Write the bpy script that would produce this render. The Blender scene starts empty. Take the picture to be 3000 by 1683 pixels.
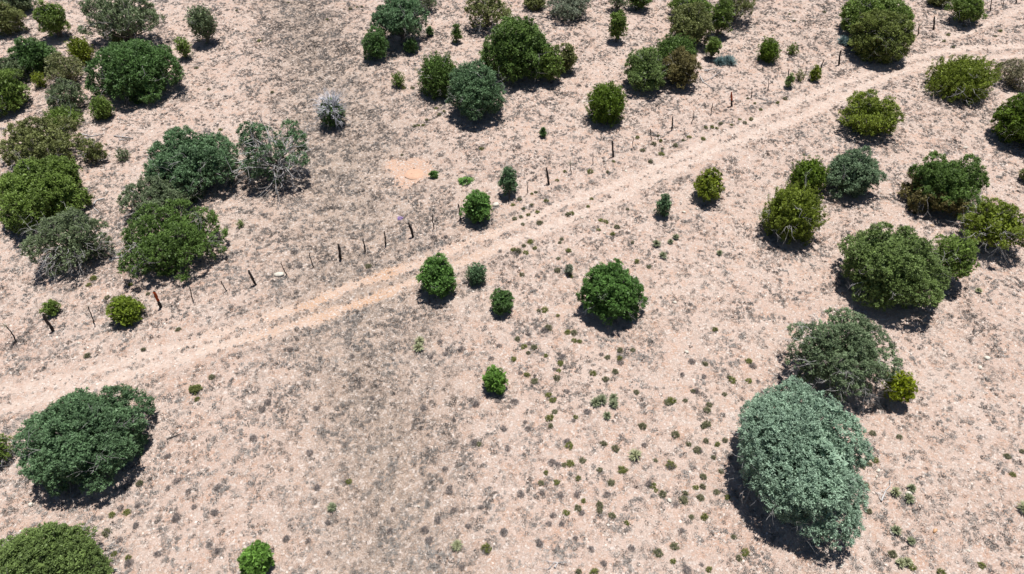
import bpy, math, time
import numpy as np
from mathutils import Vector
PI = math.pi
# ------------------------------------------------------------------ camera, sky, sun, exposure
sc = bpy.context.scene
col = sc.collection
CAM_H = 32.0
cam_data = bpy.data.cameras.new('camera')
cam = bpy.data.objects.new('camera', cam_data)
col.objects.link(cam)
cam.location = (0, 0, CAM_H)
cam.rotation_euler = (math.radians(45), 0, 0)
cam_data.sensor_width = 36
cam_data.lens = 24.96
cam_data.clip_end = 1500
sc.camera = cam
SUN_EL, SUN_AZ = math.radians(79), math.radians(20)
world = bpy.data.worlds.new('World')
sc.world = world
world.use_nodes = True
wn = world.node_tree
bg = wn.nodes['Background']
sky = wn.nodes.new('ShaderNodeTexSky')
sky.sky_type = 'NISHITA'
sky.sun_disc = False
sky.sun_elevation = SUN_EL
sky.sun_rotation = SUN_AZ
sky.altitude = 1500
wn.links.new(sky.outputs[0], bg.inputs[0])
bg.inputs[1].default_value = 0.05
sun_data = bpy.data.lights.new('sun', 'SUN')
sun_data.energy = 5.0
sun_data.angle = math.radians(0.5)
sun_data.color = (1.0, 0.965, 0.92)
sun = bpy.data.objects.new('sun', sun_data)
col.objects.link(sun)
sd = Vector((math.sin(SUN_AZ)*math.cos(SUN_EL), math.cos(SUN_AZ)*math.cos(SUN_EL), math.sin(SUN_EL)))
sun.rotation_euler = (-sd).to_track_quat('-Z', 'Y').to_euler()
sun.location = sd*200
sc.view_settings.view_transform = 'Standard'
sc.view_settings.look = 'None'
sc.view_settings.exposure = 0.4
sc.view_settings.gamma = 1
sc.view_settings.use_curve_mapping = False
sc.cycles.max_bounces = 6
sc.cycles.transparent_max_bounces = 4

# ------------------------------------------------------------------ tables (metres)
TREES = [
    ('juniper_tree', 'dark bushy juniper cut by the top edge nearest the upper left corner', -50.71, 72.365, 1.472, 1.472, 1.472, 1.113, 'globe', 'greygreen', {}),
    ('juniper_tree', 'broad dull green juniper at the left edge, just below the corner tree', -49.221, 67.268, 1.514, 1.514, 1.645, 1.244, 'globe', 'olive', {}),
    ('juniper_tree', 'egg-shaped green juniper standing alone with an oval shadow near the upper left corner', -44.196, 66.315, 1.527, 1.527, 1.743, 1.894, 'ovoid', 'moss', {}),
    ('juniper_tree', 'wide sparse juniper with tangled pale grey limbs behind the big dark green juniper', -37.032, 65.55, 3.675, 2.572, 2.021, 2.353, 'open', 'greygreen', {'dead': 26}),
    ('juniper_tree', 'upright feathery grey-green juniper with a dark trunk beside the open grassy strip', -29.62, 65.77, 1.553, 1.553, 1.861, 2.076, 'wispy', 'greygreen', {}),
    ('juniper_shrub', 'small tree-like juniper on a short stem between the feathery and the big dark juniper', -30.669, 62.597, 0.869, 0.869, 1.15, 1.227, 'wispy', 'moss', {}),
    ('juniper_tree', 'smooth dense dark green juniper shaped like an egg near the left edge', -42.886, 59.63, 1.769, 1.769, 1.706, 1.361, 'globe', 'deep', {}),
    ('juniper_shrub', 'small olive juniper with upright finger-like plumes left of the big dark green juniper', -39.666, 61.437, 1.207, 1.207, 1.44, 1.089, 'plume', 'yellow', {}),
    ('juniper_tree', 'pale olive juniper topping the chain of three junipers by the left edge', -39.402, 57.716, 1.562, 1.562, 1.414, 1.069, 'open', 'pale', {'dead': 6}),
    ('juniper_tree', 'grey-green juniper in the middle of the chain of three by the left edge', -37.342, 53.269, 1.569, 1.569, 1.32, 0.942, 'open', 'greygreen', {'dead': 14}),
    ('juniper_tree', 'bright mossy juniper lowest in the chain of three by the left edge', -36.816, 50.723, 1.61, 1.512, 0.885, 0.595, 'plume', 'moss', {'lean': -0.2}),
    ('juniper_tree', 'biggest dark green spreading juniper of the upper left, with deep shadow beneath', -32.623, 56.761, 3.67, 3.67, 2.215, 1.712, 'globe', 'deep', {'dead': 10, 'lob': 0.3}),
    ('juniper_shrub', 'small olive juniper peeking out behind the crown of the biggest dark juniper', -37.398, 64.116, 0.623, 0.623, 0.733, 0.711, 'ovoid', 'olive', {}),
    ('juniper_tree', 'grey-green juniper half out of the left edge behind a brighter one', -44.536, 57.273, 1.592, 1.592, 1.145, 0.914, 'globe', 'greygreen', {}),
    ('juniper_tree', 'bright mossy juniper half out of the left edge below the grey-green one', -42.24, 53.283, 1.561, 2.107, 1.873, 1.416, 'globe', 'moss', {}),
    ('juniper_shrub', 'little yellow-green juniper in the gap under the smooth egg-shaped juniper', -41.414, 56.76, 0.75, 0.75, 0.812, 0.648, 'plume', 'yellow', {}),
    ('juniper_shrub', 'small pointed juniper with slanting plumes below the big dark juniper', -33.905, 51.856, 1.051, 1.051, 1.213, 0.917, 'plume', 'moss', {'lean': 0.1}),
    ('juniper_tree', 'large ragged olive juniper against the left edge above the rounded yellow-green juniper', -35.841, 45.802, 3.102, 2.607, 1.706, 1.362, 'open', 'olive', {'dead': 16}),
    ('juniper_shrub', 'small olive-brown juniper with grey dead skirt right of the ragged olive juniper', -32.079, 45.754, 0.929, 0.929, 1.086, 0.821, 'open', 'olive', {'dead': 22}),
    ('juniper_shrub', 'lone grey-green bush right of the olive-brown juniper with dead skirt', -30.072, 45.908, 0.629, 0.629, 0.588, 0.444, 'plume', 'greygreen', {}),
    ('juniper_tree', 'large rounded yellow-green juniper at the left edge with black shade under it', -32.936, 39.715, 3.055, 3.055, 1.935, 1.576, 'globe', 'moss', {'dead': 10, 'lob': 0.34}),
    ('juniper_tree', 'juniper bristling with white dead twigs before the rounded yellow-green one', -28.661, 34.638, 2.388, 2.388, 1.878, 1.419, 'open', 'greygreen', {'dead': 60}),
    ('juniper_tree', 'large dense bluish green juniper beside the one with bare white limbs', -23.577, 43.151, 3.2, 3.2, 2.084, 1.663, 'globe', 'teal', {'dead': 12}),
    ('juniper_tree', 'open juniper showing a web of bare white limbs beside the grassy strip', -17.899, 44.492, 2.728, 2.728, 2.498, 1.993, 'open', 'teal', {'dead': 44, 'bare': 1}),
    ('juniper_tree', 'mid-size grey-green juniper squeezed between the dense bluish juniper and the dark ragged one', -24.846, 39.771, 2.49, 2.236, 1.37, 1.093, 'open', 'greygreen2', {'dead': 16}),
    ('juniper_tree', 'ragged dark juniper lowest of its clump, nearest to the fence posts', -22.224, 34.903, 3.182, 3.142, 1.75, 1.294, 'open', 'deep2', {'dead': 26}),
    ('juniper_seedling', 'tiny green seedling alone right of the ragged dark juniper', -18.92, 38.052, 0.276, 0.373, 0.345, 0.261, 'plume', 'moss', {}),
    ('dead_juniper', 'dead juniper with silvery white bare branches fanned over a green heart', -14.983, 51.773, 1.406, 1.406, 1.663, 1.188, 'globe', 'deep', {'snag': 1}),
    ('juniper_tree', 'tall juniper with a visible trunk under a wide crown at the top, right of the grassy strip', -10.745, 66.281, 2.715, 2.715, 1.892, 2.386, 'globe', 'teal', {'dead': 16}),
    ('juniper_tree', 'grey twiggy juniper partly hidden at the right of the trunked juniper', -9.05, 73.152, 1.28, 1.28, 1.083, 0.864, 'open', 'greygreen', {'dead': 24}),
    ('juniper_tree', 'dark green bushy juniper left of the trunk of the wide-crowned juniper', -12.759, 63.102, 1.282, 1.731, 1.539, 1.228, 'globe', 'deep', {}),
    ('juniper_shrub', 'dark little juniper in the shade under the wide-crowned trunked juniper', -9.65, 64.009, 0.642, 0.867, 0.771, 0.583, 'globe', 'deep', {}),
    ('juniper_seedling', 'tiny dark juniper right of the shade of the trunked juniper', -8.122, 67.365, 0.313, 0.313, 0.52, 0.415, 'ovoid', 'deep', {}),
    ('juniper_shrub', 'slim cone-shaped young juniper alone between two larger crowns', -5.378, 65.857, 0.575, 0.575, 0.981, 0.952, 'cone', 'deep2', {}),
    ('juniper_tree', 'olive juniper with a flat dark shadow at the top edge above the broad triple juniper', -2.412, 68.756, 2.216, 2.216, 1.563, 1.698, 'open', 'olive', {'dead': 8}),
    ('juniper_shrub', 'small two-tipped green juniper alone left of the plumed pair', -10.134, 57.526, 0.721, 0.721, 0.855, 0.647, 'plume', 'moss', {}),
    ('juniper_tree', 'juniper with mixed dark plumes touching the rounder one below it', -6.302, 56.287, 2.076, 2.076, 2.12, 1.603, 'plume', 'deep2', {'dead': 8}),
    ('juniper_tree', 'rounded bluish green juniper with heavy shadow, in front of the plumed one', -3.0, 52.713, 2.378, 2.378, 2.312, 1.884, 'globe', 'teal', {'dead': 16, 'lob': 0.36}),
    ('juniper_tree', 'broadest green juniper of the upper middle, with a peaked top', 0.46, 59.534, 3.08, 3.08, 2.721, 2.103, 'globe', 'deep2', {'dead': 14, 'lob': 0.36}),
    ('juniper_tree', 'smaller green juniper standing against the right side of the broad peaked juniper', 3.444, 57.997, 1.172, 1.172, 1.604, 1.634, 'ovoid', 'moss', {}),
    ('juniper_tree', 'olive-brown juniper rightmost in the trio with the broad peaked juniper', 5.015, 59.582, 0.947, 0.978, 1.611, 1.285, 'ovoid', 'olive', {}),
    ('juniper_shrub', 'small dark juniper cut by the top edge left of the silvery drooping one', 2.42, 73.257, 1.263, 1.263, 0.831, 0.663, 'globe', 'olive', {}),
    ('juniper_tree', 'silvery sage-coloured drooping juniper cut by the top edge', 5.764, 70.982, 2.179, 2.179, 1.379, 1.043, 'open', 'sage', {'dead': 18}),
    ('juniper_tree', 'slim upright mossy juniper alone above the dark plumed juniper', 10.057, 65.355, 1.023, 1.023, 1.686, 1.635, 'cone', 'moss', {}),
    ('juniper_shrub', 'thin juniper at the top edge directly behind the slim upright one', 10.887, 72.844, 0.945, 1.275, 1.134, 1.1, 'open', 'greygreen', {'dead': 6}),
    ('juniper_shrub', 'dark juniper casting a flat shadow at the top edge between the slim one and the clump', 13.245, 73.333, 1.361, 1.361, 1.165, 1.187, 'globe', 'deep2', {}),
    ('juniper_tree', 'bright green juniper cut by the top edge at the back of the upper right clump', 18.159, 71.323, 2.269, 1.952, 1.248, 0.996, 'globe', 'moss', {}),
    ('juniper_tree', 'olive fine-textured juniper in the front of the upper right clump', 16.901, 65.375, 2.178, 2.178, 2.109, 1.719, 'globe', 'olive', {'dead': 6}),
    ('juniper_tree', 'green leaning juniper on the right side of the upper right clump', 20.305, 67.17, 1.232, 1.232, 1.81, 1.897, 'ovoid', 'moss', {}),
    ('juniper_tree', 'juniper with dead brush under it at the top edge, right end of the clump', 22.528, 70.331, 1.794, 1.794, 1.463, 1.631, 'open', 'olive', {'dead': 40}),
    ('juniper_tree', 'grey-green juniper left of the brown juniper', 11.613, 56.97, 1.768, 2.387, 1.768, 1.411, 'globe', 'moss2', {'dead': 10}),
    ('juniper_tree', 'dark plumed juniper wedged behind the brown juniper', 14.7, 60.124, 2.1, 2.1, 1.806, 1.442, 'plume', 'deep2', {}),
    ('juniper_tree', 'browned, half-dead juniper above the fence line', 14.658, 57.616, 1.696, 2.289, 1.696, 1.31, 'globe', 'brown', {'dead': 14}),
    ('juniper_shrub', 'small round-topped juniper on a short trunk behind the blue-grey spiky plant', 18.643, 62.279, 0.774, 0.774, 1.082, 1.154, 'ovoid', 'moss', {}),
    ('juniper_tree', 'dark green juniper with many upright plumes standing alone above the fence line', 7.756, 51.714, 1.871, 1.871, 2.001, 1.513, 'plume', 'dkyellow', {'dead': 6}),
    ('juniper_seedling', 'tiny dark green seedling in the open below the broad peaked juniper', 2.495, 49.169, 0.288, 0.288, 0.438, 0.349, 'cone', 'deep', {}),
    ('juniper_shrub', 'small plumed juniper on open ground right of the blue-grey spiky plant', 23.858, 62.158, 1.088, 1.28, 1.36, 1.028, 'plume', 'dkyellow', {}),
    ('juniper_shrub', 'little plumed bush right of the small plumed juniper, off the fence line', 26.587, 63.38, 0.601, 0.601, 0.646, 0.489, 'plume', 'dkyellow', {}),
    ('juniper_tree', 'large smooth bright green juniper at the top right, behind a darker twin', 35.521, 67.568, 3.144, 3.144, 1.925, 1.537, 'smooth', 'moss', {}),
    ('juniper_tree', 'large smooth olive juniper in front of its brighter twin, next to the road', 34.374, 63.097, 2.677, 2.677, 2.258, 1.84, 'smooth', 'olive2', {}),
    ('juniper_shrub', 'dull juniper cut by the top edge left of the roadside green one', 45.117, 74.295, 1.255, 1.255, 0.867, 0.655, 'globe', 'olive', {}),
    ('juniper_tree', 'round green juniper at the top edge beside the thin track', 45.898, 70.416, 1.859, 1.859, 1.421, 1.447, 'globe', 'moss', {}),
    ('juniper_seedling', 'narrow grey-green seedling leftmost of three along the fence', 24.513, 57.133, 0.421, 0.421, 0.776, 0.62, 'cone', 'moss2', {}),
    ('juniper_seedling', 'thin see-through seedling in the middle of three along the fence', 25.881, 58.513, 0.463, 0.623, 0.579, 0.462, 'plume', 'olive', {}),
    ('juniper_seedling', 'dense two-headed seedling rightmost of three along the fence', 27.202, 58.511, 0.516, 0.516, 0.834, 0.665, 'cone', 'yellow', {}),
    ('juniper_tree', 'wide juniper of slanting plumes between the road and the right edge', 39.19, 56.473, 2.863, 2.863, 1.802, 1.362, 'plume', 'yellow2', {'dead': 20, 'lean': 0.25}),
    ('juniper_tree', 'sandy-coloured thin juniper at the right edge below the road', 44.424, 57.648, 1.368, 1.368, 1.285, 1.025, 'open', 'sand', {}),
    ('juniper_seedling', 'tiny round olive shrub beside the sandy thin juniper', 44.751, 60.37, 0.328, 0.328, 0.392, 0.296, 'globe', 'olive', {}),
    ('juniper_tree', 'low spreading yellow-green juniper just below the road on the right', 28.884, 50.452, 2.461, 2.461, 1.565, 1.184, 'tuft', 'yellow2', {'dead': 12}),
    ('juniper_tree', 'dark green juniper half cut by the right edge', 40.731, 49.06, 2.17, 2.17, 2.053, 1.638, 'smooth', 'dkyellow', {}),
    ('juniper_shrub', 'sliver of a dark juniper at the right edge, level with the brown-patched one', 38.701, 43.432, 0.622, 0.785, 0.747, 0.565, 'globe', 'olive', {}),
    ('juniper_seedling', 'tiny round green shrub at the rim of the bare reddish patch', -5.914, 43.886, 0.3, 0.3, 0.3, 0.214, 'globe', 'bright', {}),
    ('juniper_shrub', 'small upright juniper right behind a thin fence post, above a white rock', -0.272, 41.542, 0.701, 0.701, 1.153, 1.23, 'ovoid', 'teal', {}),
    ('juniper_tree', 'bright green bushy juniper on the fence line left of a white rock', -2.421, 38.873, 1.175, 1.175, 1.286, 1.027, 'ovoid', 'bright', {}),
    ('juniper_tree', 'bright green juniper standing at the road edge', -4.709, 31.962, 1.23, 1.239, 1.477, 1.178, 'globe', 'bright', {}),
    ('juniper_shrub', 'small grey-green juniper just right of the roadside bright green one', -2.272, 32.664, 0.747, 0.747, 0.932, 0.72, 'plume', 'teal', {}),
    ('juniper_shrub', 'small dark green ball-shaped juniper below the roadside pair', -0.647, 30.181, 0.743, 0.839, 0.891, 0.689, 'globe', 'deep', {}),
    ('juniper_tree', 'compact yellow-green juniper alone below the road, mid right', 14.174, 41.338, 1.16, 1.16, 1.349, 1.02, 'tuft', 'yellow', {}),
    ('juniper_shrub', 'small bluish green juniper alone left of the compact yellow-green one', 10.643, 39.248, 0.627, 0.627, 1.055, 0.842, 'cone', 'teal', {}),
    ('juniper_tree', 'round ball-shaped dark green juniper standing alone in the middle of the slope', 5.95, 30.183, 1.95, 1.95, 1.778, 1.389, 'globe', 'deep3', {}),
    ('juniper_seedling', 'tiny grey-green bush just left of the round ball-shaped juniper', 3.714, 33.28, 0.27, 0.317, 0.459, 0.355, 'ovoid', 'sage', {}),
    ('juniper_tree', 'upright plumed juniper behind the big yellow-green one, touching a bluish ball', 21.395, 41.911, 1.481, 1.481, 1.662, 1.285, 'plume', 'dkyellow', {}),
    ('juniper_tree', 'big yellow-green plumed juniper in front of the upright plumed one', 19.069, 37.497, 2.16, 2.16, 2.16, 1.724, 'plume', 'yellow2', {'dead': 16}),
    ('juniper_tree', 'bluish grey-green ball-shaped juniper touching the plumed pair', 24.731, 42.28, 2.023, 2.023, 1.628, 1.299, 'globe', 'sage2', {'dead': 8}),
    ('juniper_tree', 'juniper with brown lower patches and dark green slanting top', 30.53, 40.59, 2.464, 2.464, 1.949, 1.474, 'mixed', 'deep2', {'dead': 4, 'lean': 0.18}),
    ('juniper_tree', 'flat-topped yellow-green juniper with bare grey limbs at the right edge', 31.827, 35.942, 2.116, 2.116, 1.453, 1.551, 'tuft', 'yellow2', {'dead': 34}),
    ('juniper_tree', 'large full green juniper on the right with a smaller one at its side', 23.406, 31.825, 2.928, 2.928, 2.425, 1.935, 'globe', 'moss2', {'dead': 12, 'lob': 0.34}),
    ('juniper_tree', 'slender juniper on a bare trunk against the right side of the large full one', 27.692, 32.685, 1.393, 1.656, 1.671, 1.864, 'open', 'moss', {'dead': 6}),
    ('juniper_tree', 'open greyish juniper directly behind the largest bluish one', 17.898, 24.873, 2.69, 2.69, 2.103, 2.08, 'open', 'sage3', {'dead': 46}),
    ('juniper_shrub', 'small lime-yellow juniper of rounded tufts right of the greyish open juniper', 20.936, 23.308, 0.88, 0.88, 0.963, 1.075, 'tuft', 'lime', {}),
    ('juniper_tree', 'largest juniper of the picture, pale bluish green, lower right', 13.825, 18.509, 3.078, 3.905, 2.462, 1.923, 'globe', 'blue', {'dead': 30, 'lob': 0.34}),
    ('juniper_tree', 'large round dark bluish green juniper in the lower left', -21.387, 19.812, 3.031, 3.031, 1.81, 1.444, 'globe', 'teal', {'dead': 16, 'lob': 0.3}),
    ('juniper_shrub', 'small dark bush behind the right shoulder of the large lower left juniper', -21.168, 23.477, 0.393, 0.393, 0.371, 0.287, 'plume', 'dkyellow', {}),
    ('juniper_seedling', 'tiny olive shrub alone right of the large lower left juniper', -17.451, 23.672, 0.297, 0.276, 0.163, 0.117, 'globe', 'olive', {}),
    ('juniper_shrub', 'small green juniper leftmost below the fence, behind a thick post', -28.151, 29.73, 0.558, 0.558, 0.558, 0.445, 'ovoid', 'moss', {}),
    ('juniper_shrub', 'round yellow-green juniper on the fence line at the left', -23.191, 29.143, 1.017, 1.017, 0.913, 0.706, 'globe', 'yellow3', {}),
    ('juniper_shrub', 'small very bright green juniper alone in the lower middle', -0.993, 24.22, 0.704, 0.722, 0.845, 0.653, 'globe', 'bright2', {}),
    ('juniper_tree', 'juniper at the left edge beside the large lower left one', -26.093, 19.62, 0.686, 0.926, 0.823, 0.657, 'open', 'moss', {'dead': 20}),
    ('juniper_tree', 'green juniper filling the lower left corner', -20.354, 13.492, 2.513, 1.759, 1.382, 1.103, 'globe', 'moss2', {'dead': 24, 'lob': 0.36}),
    ('juniper_shrub', 'bright green small juniper at the bottom edge', -11.483, 13.942, 0.726, 0.784, 0.871, 0.673, 'globe', 'bright2', {}),
]
POSTS = [
    (-29.495, 27.594, 1.375, 0.196, 0, 'brush', 'thin crooked post with dry brush on top, leftmost of the fence row'),
    (-27.502, 28.243, 1.406, -0.011, 2, '', 'thick leaning post in front of the small green juniper at the left fence end'),
    (-25.298, 28.753, 1.504, 0.275, 0, 'fork', 'thin forked stake between the thick leaning post and the round yellow-green juniper'),
    (-21.619, 30.029, 1.36, -0.051, 2, 'red', 'leaning dark post with a rusty red upper half, right of the round yellow-green juniper'),
    (-19.837, 30.595, 1.291, 0.072, 0, '', 'thin curved stake next right of the leaning red-topped post'),
    (-17.99, 31.518, 1.018, -0.032, 0, '', 'thin straight stake between the curved stake and the thick black leaning post'),
    (-16.345, 32.238, 1.263, -0.227, 2, '', 'thick black leaning post below the ragged dark juniper, left of the long pale rock'),
    (-14.666, 33.187, 1.202, -0.06, 0, '', 'thin crooked stake touching the long pale rock'),
    (-13.133, 34.16, 1.244, -0.013, 0, '', 'thin bent stake next right of the one by the long pale rock'),
    (-11.53, 35.119, 1.32, 0.042, 2, '', 'thick dark upright post halfway between the long pale rock and the strongly bent post'),
    (-9.992, 35.892, 1.183, 0.066, 1, '', 'wavy dark post next right of the thick upright one'),
    (-8.688, 36.522, 1.29, 0.055, 1, '', 'straight dark post with a pale stone at its foot, left of the bent post'),
    (-6.868, 37.28, 1.253, -0.202, 2, 'bent', 'thick strongly bent post above the road, tilting left'),
    (-5.453, 37.997, 1.356, 0.023, 0, '', 'thin tapering stake between the strongly bent post and the bright green fence-line juniper'),
    (-3.652, 38.821, 1.388, -0.066, 1, '', 'dark straight post right at the left side of the bright green fence-line juniper'),
    (-0.259, 40.662, 1.108, -0.081, 0, '', 'thin pale stake in front of the small upright juniper above the white rock'),
    (1.135, 41.609, 1.075, -0.074, 0, '', 'thin stake next right of the small upright juniper'),
    (2.748, 42.722, 1.432, -0.111, 2, '', 'thick straight black post second to the right of the small upright juniper'),
    (4.454, 44.059, 0.943, -0.085, 0, 'brush', 'thin stake with a tuft of brush on top, right of a thick straight post'),
    (6.18, 45.291, 1.092, -0.057, 0, '', 'thin bare stake halfway between two thick straight posts, above the road'),
    (7.949, 46.427, 1.42, -0.205, 2, '', 'thick straight dark post in the middle of the row, below the dark plumed juniper'),
    (9.579, 47.605, 0.993, -0.088, 0, '', 'thin short stake next right of the thick post below the dark plumed juniper'),
    (11.234, 48.664, 1.033, -0.238, 0, '', 'slim dark stake, second right of the thick post below the dark plumed juniper'),
    (13.022, 49.947, 1.256, -0.104, 1, '', 'medium dark post leaning slightly right, fourth left of the orange-topped post'),
    (14.808, 50.929, 1.151, -0.109, 0, '', 'thin curved stake, second left of the orange-topped post'),
    (16.638, 52.095, 1.082, -0.149, 0, '', 'thin straight stake next left of the orange-topped post'),
    (18.711, 53.509, 1.312, -0.288, 2, 'red', 'thick dark post with a bright orange-red top'),
    (20.688, 55.071, 0.988, -0.167, 0, '', 'thin wavy stake next right of the orange-topped post'),
    (22.582, 56.32, 1.11, -0.146, 0, '', 'thin stake left of the three fence-line seedlings'),
    (24.805, 58.192, 1.237, -0.234, 1, '', 'dark post rising behind the narrow grey-green seedling'),
    (26.359, 58.7, 1.165, -0.161, 0, '', 'thin stake behind the see-through seedling'),
    (28.433, 60.406, 1.059, -0.072, 1, '', 'leaning stake behind the two-headed seedling'),
    (30.415, 61.341, 1.413, -0.241, 2, '', 'thick dark leaning post left of the large smooth olive juniper'),
    (40.206, 67.344, 1.018, -0.255, 1, 'brush', 'brush-topped short post right of the large smooth olive juniper'),
    (42.352, 68.66, 1.349, -0.449, 2, '', 'thick dark post right of the brush-topped one, above the road at the top right'),
    (44.422, 69.833, 1.032, -0.41, 0, '', 'thin rusty stake left of the round green juniper at the top edge'),
    (49.875, 72.629, 1.333, -0.349, 1, '', 'dark leaning post right of the round green juniper at the top edge'),
    (51.575, 73.366, 1.089, -0.327, 0, '', 'thin pale stake near the top right corner'),
    (53.386, 74.355, 0.969, -0.403, 1, '', 'short dark post last in the row at the top right corner'),
]
ROCKS = [
    (-15.131, 33.223, 0.671, 0.279, 0, 'long low pale rock at the foot of a thin fence stake'),
    (-1.173, 40.289, 0.487, 0.283, 0, 'white rock right of the bright green fence-line juniper'),
    (-8.55, 36.517, 0.244, 0.122, 0, 'small pale stone at the foot of a straight fence post'),
    (-11.439, 35.205, 0.16, 0.12, 1, 'tiny tan stone at the foot of a thick upright post'),
    (10.21, 26.667, 0.279, 0.167, 0, 'cream stone with a dark underside on the open slope below the round juniper'),
    (-23.403, 16.939, 0.271, 0.192, 0, 'white stone below the large lower left juniper'),
    (-4.587, 17.011, 0.155, 0.157, 0, 'small white stone in dry grass at the bottom middle'),
    (-25.531, 27.262, 0.211, 0.148, 0, 'pale flat stone between the fence and the road at the far left'),
    (20.045, 15.606, 0.283, 0.187, 2, 'tan sharp-edged stone near the bottom right'),
    (19.555, 17.552, 0.314, 0.177, 0, 'pale rock with a dark shadow between two green rosettes'),
    (17.982, 15.531, 0.207, 0.135, 0, 'pale rock left of the upright rosette near the bottom right'),
    (18.686, 14.996, 0.205, 0.134, 0, 'white rock in front of the small skirted rosette near the bottom right'),
    (27.531, 26.193, 0.369, 0.166, 0, 'flat cream rock low on the right slope, nearest to the right edge'),
    (26.826, 25.504, 0.273, 0.164, 0, 'cream stone below and left of the flat cream rock on the right slope'),
    (10.152, 30.654, 0.248, 0.156, 0, 'small cream stone on the open slope right of the round juniper'),
    (6.35, 37.171, 0.246, 0.148, 0, 'small white stone just below the road, mid slope'),
    (4.93, 38.813, 0.224, 0.126, 0, 'small white stone in the lower rut, mid road'),
    (12.264, 39.616, 0.284, 0.179, 0, 'pale stone right of the small bluish juniper'),
    (36.122, 47.824, 0.379, 0.228, 0, 'pale stone on the slope between the low spreading juniper and the right edge'),
    (29.152, 37.84, 0.277, 0.199, 1, 'tan stone just behind the large full green juniper'),
    (7.772, 17.326, 0.273, 0.158, 0, 'cream flat stone at the bottom, left of the largest juniper'),
    (18.542, 18.841, 0.282, 0.163, 0, 'cream stone right of the largest juniper'),
    (15.118, 13.988, 0.218, 0.147, 0, 'white stone at the bottom edge, lower right'),
    (23.476, 14.327, 0.183, 0.231, 0, 'white stone at the right edge, lowest'),
    (8.66, 44.457, 0.242, 0.163, 0, 'white stone by the upper road edge'),
    (21.172, 14.625, 0.166, 0.116, 0, 'small white stone left of the bottom right dark shrub'),
    (-18.052, 13.757, 0.217, 0.13, 0, 'pale stone beside the lower left corner juniper'),
    (18.341, 18.506, 0.18, 0.126, 0, 'small cream stone directly below the one right of the largest juniper'),
]
WOOD = [
    ([[(-34.886, 49.347), (-33.799, 48.965), (-33.016, 49.389)], [(-34.266, 48.786), (-33.175, 48.296)]], 'grey fallen branch right of the ragged olive juniper'),
    ([[(-32.061, 49.071), (-31.243, 48.927), (-30.483, 48.843)], [(-31.507, 48.627), (-30.858, 48.421)]], 'thin pale fallen stick right of the other grey branches on bare soil'),
    ([[(-29.624, 41.007), (-30.114, 40.647), (-30.024, 40.013), (-29.285, 39.331)], [(-30.114, 40.647), (-30.157, 40.195)]], 'curved pale fallen branch beside the rounded yellow-green juniper'),
    ([[(-20.894, 37.935), (-20.204, 37.177), (-19.843, 36.505)], [(-20.204, 37.177), (-19.57, 37.04)]], 'grey brushy dead branch at the right of the ragged dark juniper'),
    ([[(-26.575, 34.416), (-25.769, 34.663), (-25.1, 35.355), (-24.911, 35.712)], [(-25.769, 34.663), (-26.285, 35.301), (-25.952, 35.69)]], 'pale dead branch trailing right from the white-twigged juniper'),
    ([[(-18.02, 20.588), (-17.772, 20.848), (-17.387, 20.891)], [(-17.772, 20.848), (-17.727, 20.968)]], 'dark thin stick right of the large lower left juniper'),
    ([[(18.05, 17.162), (18.395, 17.627), (18.796, 17.971)], [(18.395, 17.627), (18.496, 17.691)]], 'long white stick lying right of the largest juniper'),
    ([[(16.892, 58.598), (17.013, 57.367), (17.613, 56.478)], [(16.997, 57.653), (17.458, 57.823), (17.692, 58.276)]], 'white fallen branch with side twigs near the browned juniper'),
    ([[(17.525, 59.616), (18.44, 59.988), (19.264, 59.896)], [(17.808, 58.136), (19.007, 59.723)]], 'grey fallen brush in front of the blue-grey spiky plant'),
    ([[(1.947, 13.874), (1.766, 13.91), (2.085, 14.1)], [(1.766, 13.91), (1.633, 13.76)]], 'forked green-grey twig at the bottom middle'),
]
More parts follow.
